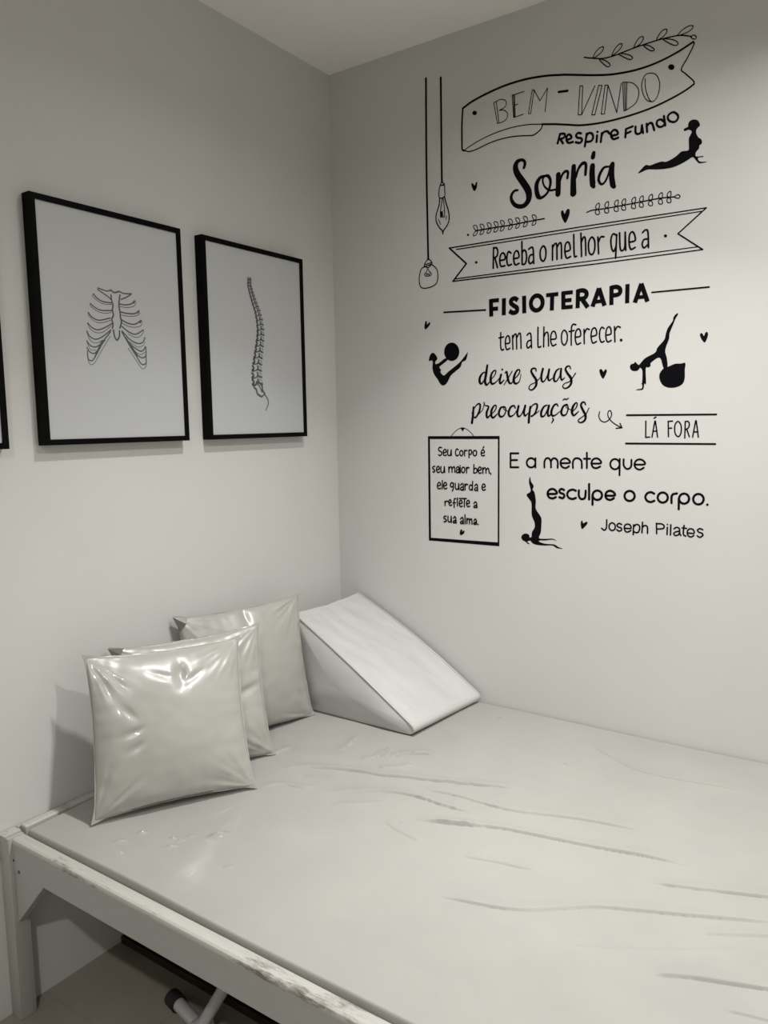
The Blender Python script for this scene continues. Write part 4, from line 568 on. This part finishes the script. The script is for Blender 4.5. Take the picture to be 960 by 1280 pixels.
# ------------------------------------------------------------------ flat line work (decals, drawings)
class Lines:
    def __init__(s, tf, step=.00001): s.v, s.f, s.tf, s.k, s.step = [], [], tf, 0, step
    def ribbon(s, pts, ws, butt=False, closed=False):
        off = s.k * s.step; s.k += 1; n = len(pts)
        def add(p): s.v.append(s.tf(p.x, p.y, off)); return len(s.v) - 1
        L_, R_ = [], []
        for i, p in enumerate(pts):
            a = pts[(i - 1) % n] if closed or i > 0 else p; b = pts[(i + 1) % n] if closed or i < n - 1 else p
            t = (b - a)
            if t.length < 1e-9: t = Vector((1, 0))
            t.normalize(); nn = Vector((-t.y, t.x)) * ws[i] * .5
            L_.append(add(p + nn)); R_.append(add(p - nn))
        for i in range(n if closed else n - 1):
            j = (i + 1) % n; s.f.append((L_[i], R_[i], R_[j], L_[j]))
        if not closed and not butt:
            for i, j in ((0, 1), (n - 1, n - 2)):
                d_ = (pts[i] - pts[j])
                if d_.length < 1e-9: continue
                d_.normalize(); nn = Vector((-d_.y, d_.x)); r = ws[i] * .5
                arc = [add(pts[i] + nn * r * math.cos(th) + d_ * r * math.sin(th)) for th in [math.pi * q / 8 for q in range(9)]]
                s.f.append(tuple(arc))
    def poly(s, pts):
        off = s.k * s.step; s.k += 1; b0 = len(s.v)
        for p in pts: s.v.append(s.tf(p.x, p.y, off))
        for t in tessellate_polygon([[Vector((p.x, p.y, 0)) for p in pts]]): s.f.append(tuple(b0 + q for q in t))
    def stroke(s, kind, ws, co):
        P_ = [Vector((co[i] / 1e4, co[i + 1] / 1e4)) for i in range(0, len(co), 2)]
        W = [x / 1e4 for x in ws] if isinstance(ws, list) else [ws / 1e4] * len(P_)
        if kind == 'f': s.poly(smooth_pts(P_, 4, True)); return
        if kind == 'g': s.poly(P_); return
        if kind == 'k':
            for i in range(len(P_) - 1): s.ribbon([P_[i], P_[i + 1]], [W[i], W[i + 1]])
            return
        cl = kind == 'c'; n = 6
        q = smooth_pts(P_, n, cl)
        if cl: ww = [W[i // n] * (1 - (i % n) / n) + W[(i // n + 1) % len(W)] * (i % n) / n for i in range(len(q))]
        else: ww = [W[min(i // n, len(W) - 1)] * (1 - (i % n) / n) + W[min(i // n + 1, len(W) - 1)] * (i % n) / n for i in range(len(q))]
        s.ribbon(q, ww, kind == 'b', cl)
    def build(s, name, mat, parent, facing):
        me = mesh(name, s.v, s.f)
        bm = bmesh.new(); bm.from_mesh(me)
        for f in bm.faces:
            f.normal_update()
            if f.normal.dot(facing) < 0: f.normal_flip()
        bm.to_mesh(me); bm.free(); return put(name, me, mat, parent)
def wall_tf(a, b, off): return Vector((a, -.0006 - off, b))
TOW = Vector((0, -1, 0))
def clusters(items, key_lo, key_hi, gap):
    items = sorted(items, key=key_lo); out, hi = [], None
    for it in items:
        if hi is None or key_lo(it) - hi > gap: out.append([])
        out[-1].append(it); hi = key_hi(it) if hi is None or len(out[-1]) == 1 else max(hi, key_hi(it))
    return out
def words_of(sts, gap):
    zc = lambda s_: sum(s_[2][1::2]) / len(s_[2]) * 2e-4
    res = []
    tall = max(max(s_[2][1::2]) for s_ in sts) - min(min(s_[2][1::2]) for s_ in sts) > 2000 and len(sts) > 30
    lines = clusters(sts, zc, zc, .022)[::-1] if tall else [sts]
    for ln in lines: res += clusters(ln, lambda s_: min(s_[2][0::2]) / 1e4, lambda s_: max(s_[2][0::2]) / 1e4, .0085 if tall else gap)
    return [(len(res), g) for g in res]
for name, label, parts in DECALS:
    split = []
    for pn, sts in parts:
        if pn == 'lettering':
            big = 'FISIO' in label
            gap = .003 if big else .026 if ('BEM' in label or 'Sorria in' in label) else .0125
            split += [(('letter' if big else 'word') if nm > 1 else 'lettering', g) for nm, g in words_of(sts, gap)]
        else: split.append((pn, sts))
    parts = split
    if len(parts) == 1:
        L = Lines(wall_tf)
        for st in parts[0][1]: L.stroke(*st)
        setp(L.build(name, M['decal'], None, TOW), label, 'wall decal'); continue
    xs_ = [c for _, sts in parts for _, _, co in sts for c in co[0::2]]; zs_ = [c for _, sts in parts for _, _, co in sts for c in co[1::2]]
    root = thing(name, label, 'wall decal', ((min(xs_) + max(xs_)) / 2e4, -.0006, min(zs_) / 1e4))
    for q, (pn, sts) in enumerate(parts):
        L = Lines(lambda a, b, off, q=q: wall_tf(a, b, off + q * .00003), .000008)
        for st in sts: L.stroke(*st)
        L.build(pn, M['decal'], root, TOW)
# ------------------------------------------------------------------ framed prints on the left wall
def framed(y0, y1, z0, z1, label, art=None, artname=None):
    D_, W_ = .0343, .0148
    root = thing('framed_print', label, 'picture frame', (0.0, (y0 + y1) / 2, z0))
    prof = [(.002, 0), (D_ - .0008, 0), (D_, .0008), (D_, W_ - .0008), (D_ - .0008, W_), (.002, W_)]
    vs_, fs, n = [], [], len(prof)
    for sy, sz in ((0, 0), (1, 0), (1, 1), (0, 1)):
        for x, w_ in prof: vs_.append((x, (y0 + w_) if sy == 0 else (y1 - w_), (z0 + w_) if sz == 0 else (z1 - w_)))
    for c in range(4):
        for k in range(n): fs.append((c * n + k, c * n + (k + 1) % n, ((c + 1) % 4) * n + (k + 1) % n, ((c + 1) % 4) * n + k))
    bm = bmesh.new(); m = mesh('t', vs_, fs); bm.from_mesh(m); bpy.data.meshes.remove(m)
    put('frame', from_bm('frame', bm), M['frame'], root, .5)
    box('backing_board', (.001, y0 + W_ - .003, z0 + W_ - .003), (.006, y1 - W_ + .003, z1 - W_ + .003), M['backing'], root, 0, None)
    pr = box('print', (.0262, y0 + W_ - .004, z0 + W_ - .004), (.0295, y1 - W_ + .004, z1 - W_ + .004), M['paper'], root, 0, None)
    if art:
        L = Lines(lambda a, b, off: Vector((.0298 + off, a, b)), .000002)
        for st in art: L.stroke(*st)
        L.build(artname, M['ink'], pr, Vector((1, 0, 0)))
    return root
framed(-1.2363, -.7652, 1.457, 2.0768, 'black framed print with a grey rib cage drawing', RIBS, 'rib_cage_drawing')
framed(-.6830, -.2163, 1.457, 2.077, 'black framed print with a tall grey spine drawing, nearest the room corner', SPINE, 'spine_drawing')
framed(-1.802, -1.331, 1.452, 2.072, 'black framed print cut off by the left edge of the photo')
# ------------------------------------------------------------------ things under the bed
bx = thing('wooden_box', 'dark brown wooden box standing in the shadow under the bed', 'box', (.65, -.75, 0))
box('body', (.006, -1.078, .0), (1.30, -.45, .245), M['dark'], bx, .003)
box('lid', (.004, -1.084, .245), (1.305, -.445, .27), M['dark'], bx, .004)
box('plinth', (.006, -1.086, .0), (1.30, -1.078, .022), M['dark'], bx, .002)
fs_ = thing('folding_stand', 'grey metal tube stand with a black rubber foot cap lying under the bed', 'stand', (.43, -1.19, 0))
def bar(name, a, b, r, mat, parent): return put(name, tube_mesh(name, [a, b], r, 16), M[mat], parent, .7)
A_, B_ = Vector((.333, -1.166, .0225)), Vector((.60, -1.222, .0225))
t1 = bar('tube', A_, B_, .0165, 'metal', fs_)
dA = (A_ - B_).normalized()
put('foot_cap', tube_mesh('foot_cap', [A_ - dA * .028, A_ + dA * .010, A_ + dA * .016], [.0215, .0215, .016], 16), M['rubber'], fs_, .7)
C_, D2 = Vector((.470, -1.1935, .030)), Vector((.640, -1.155, .330))
bar('tube', C_, D2, .0150, 'metal', fs_)
put('hinge', tube_mesh('hinge', [(.466, -1.216, .030), (.470, -1.170, .030)], .02, 14), M['metal'], fs_, .7)
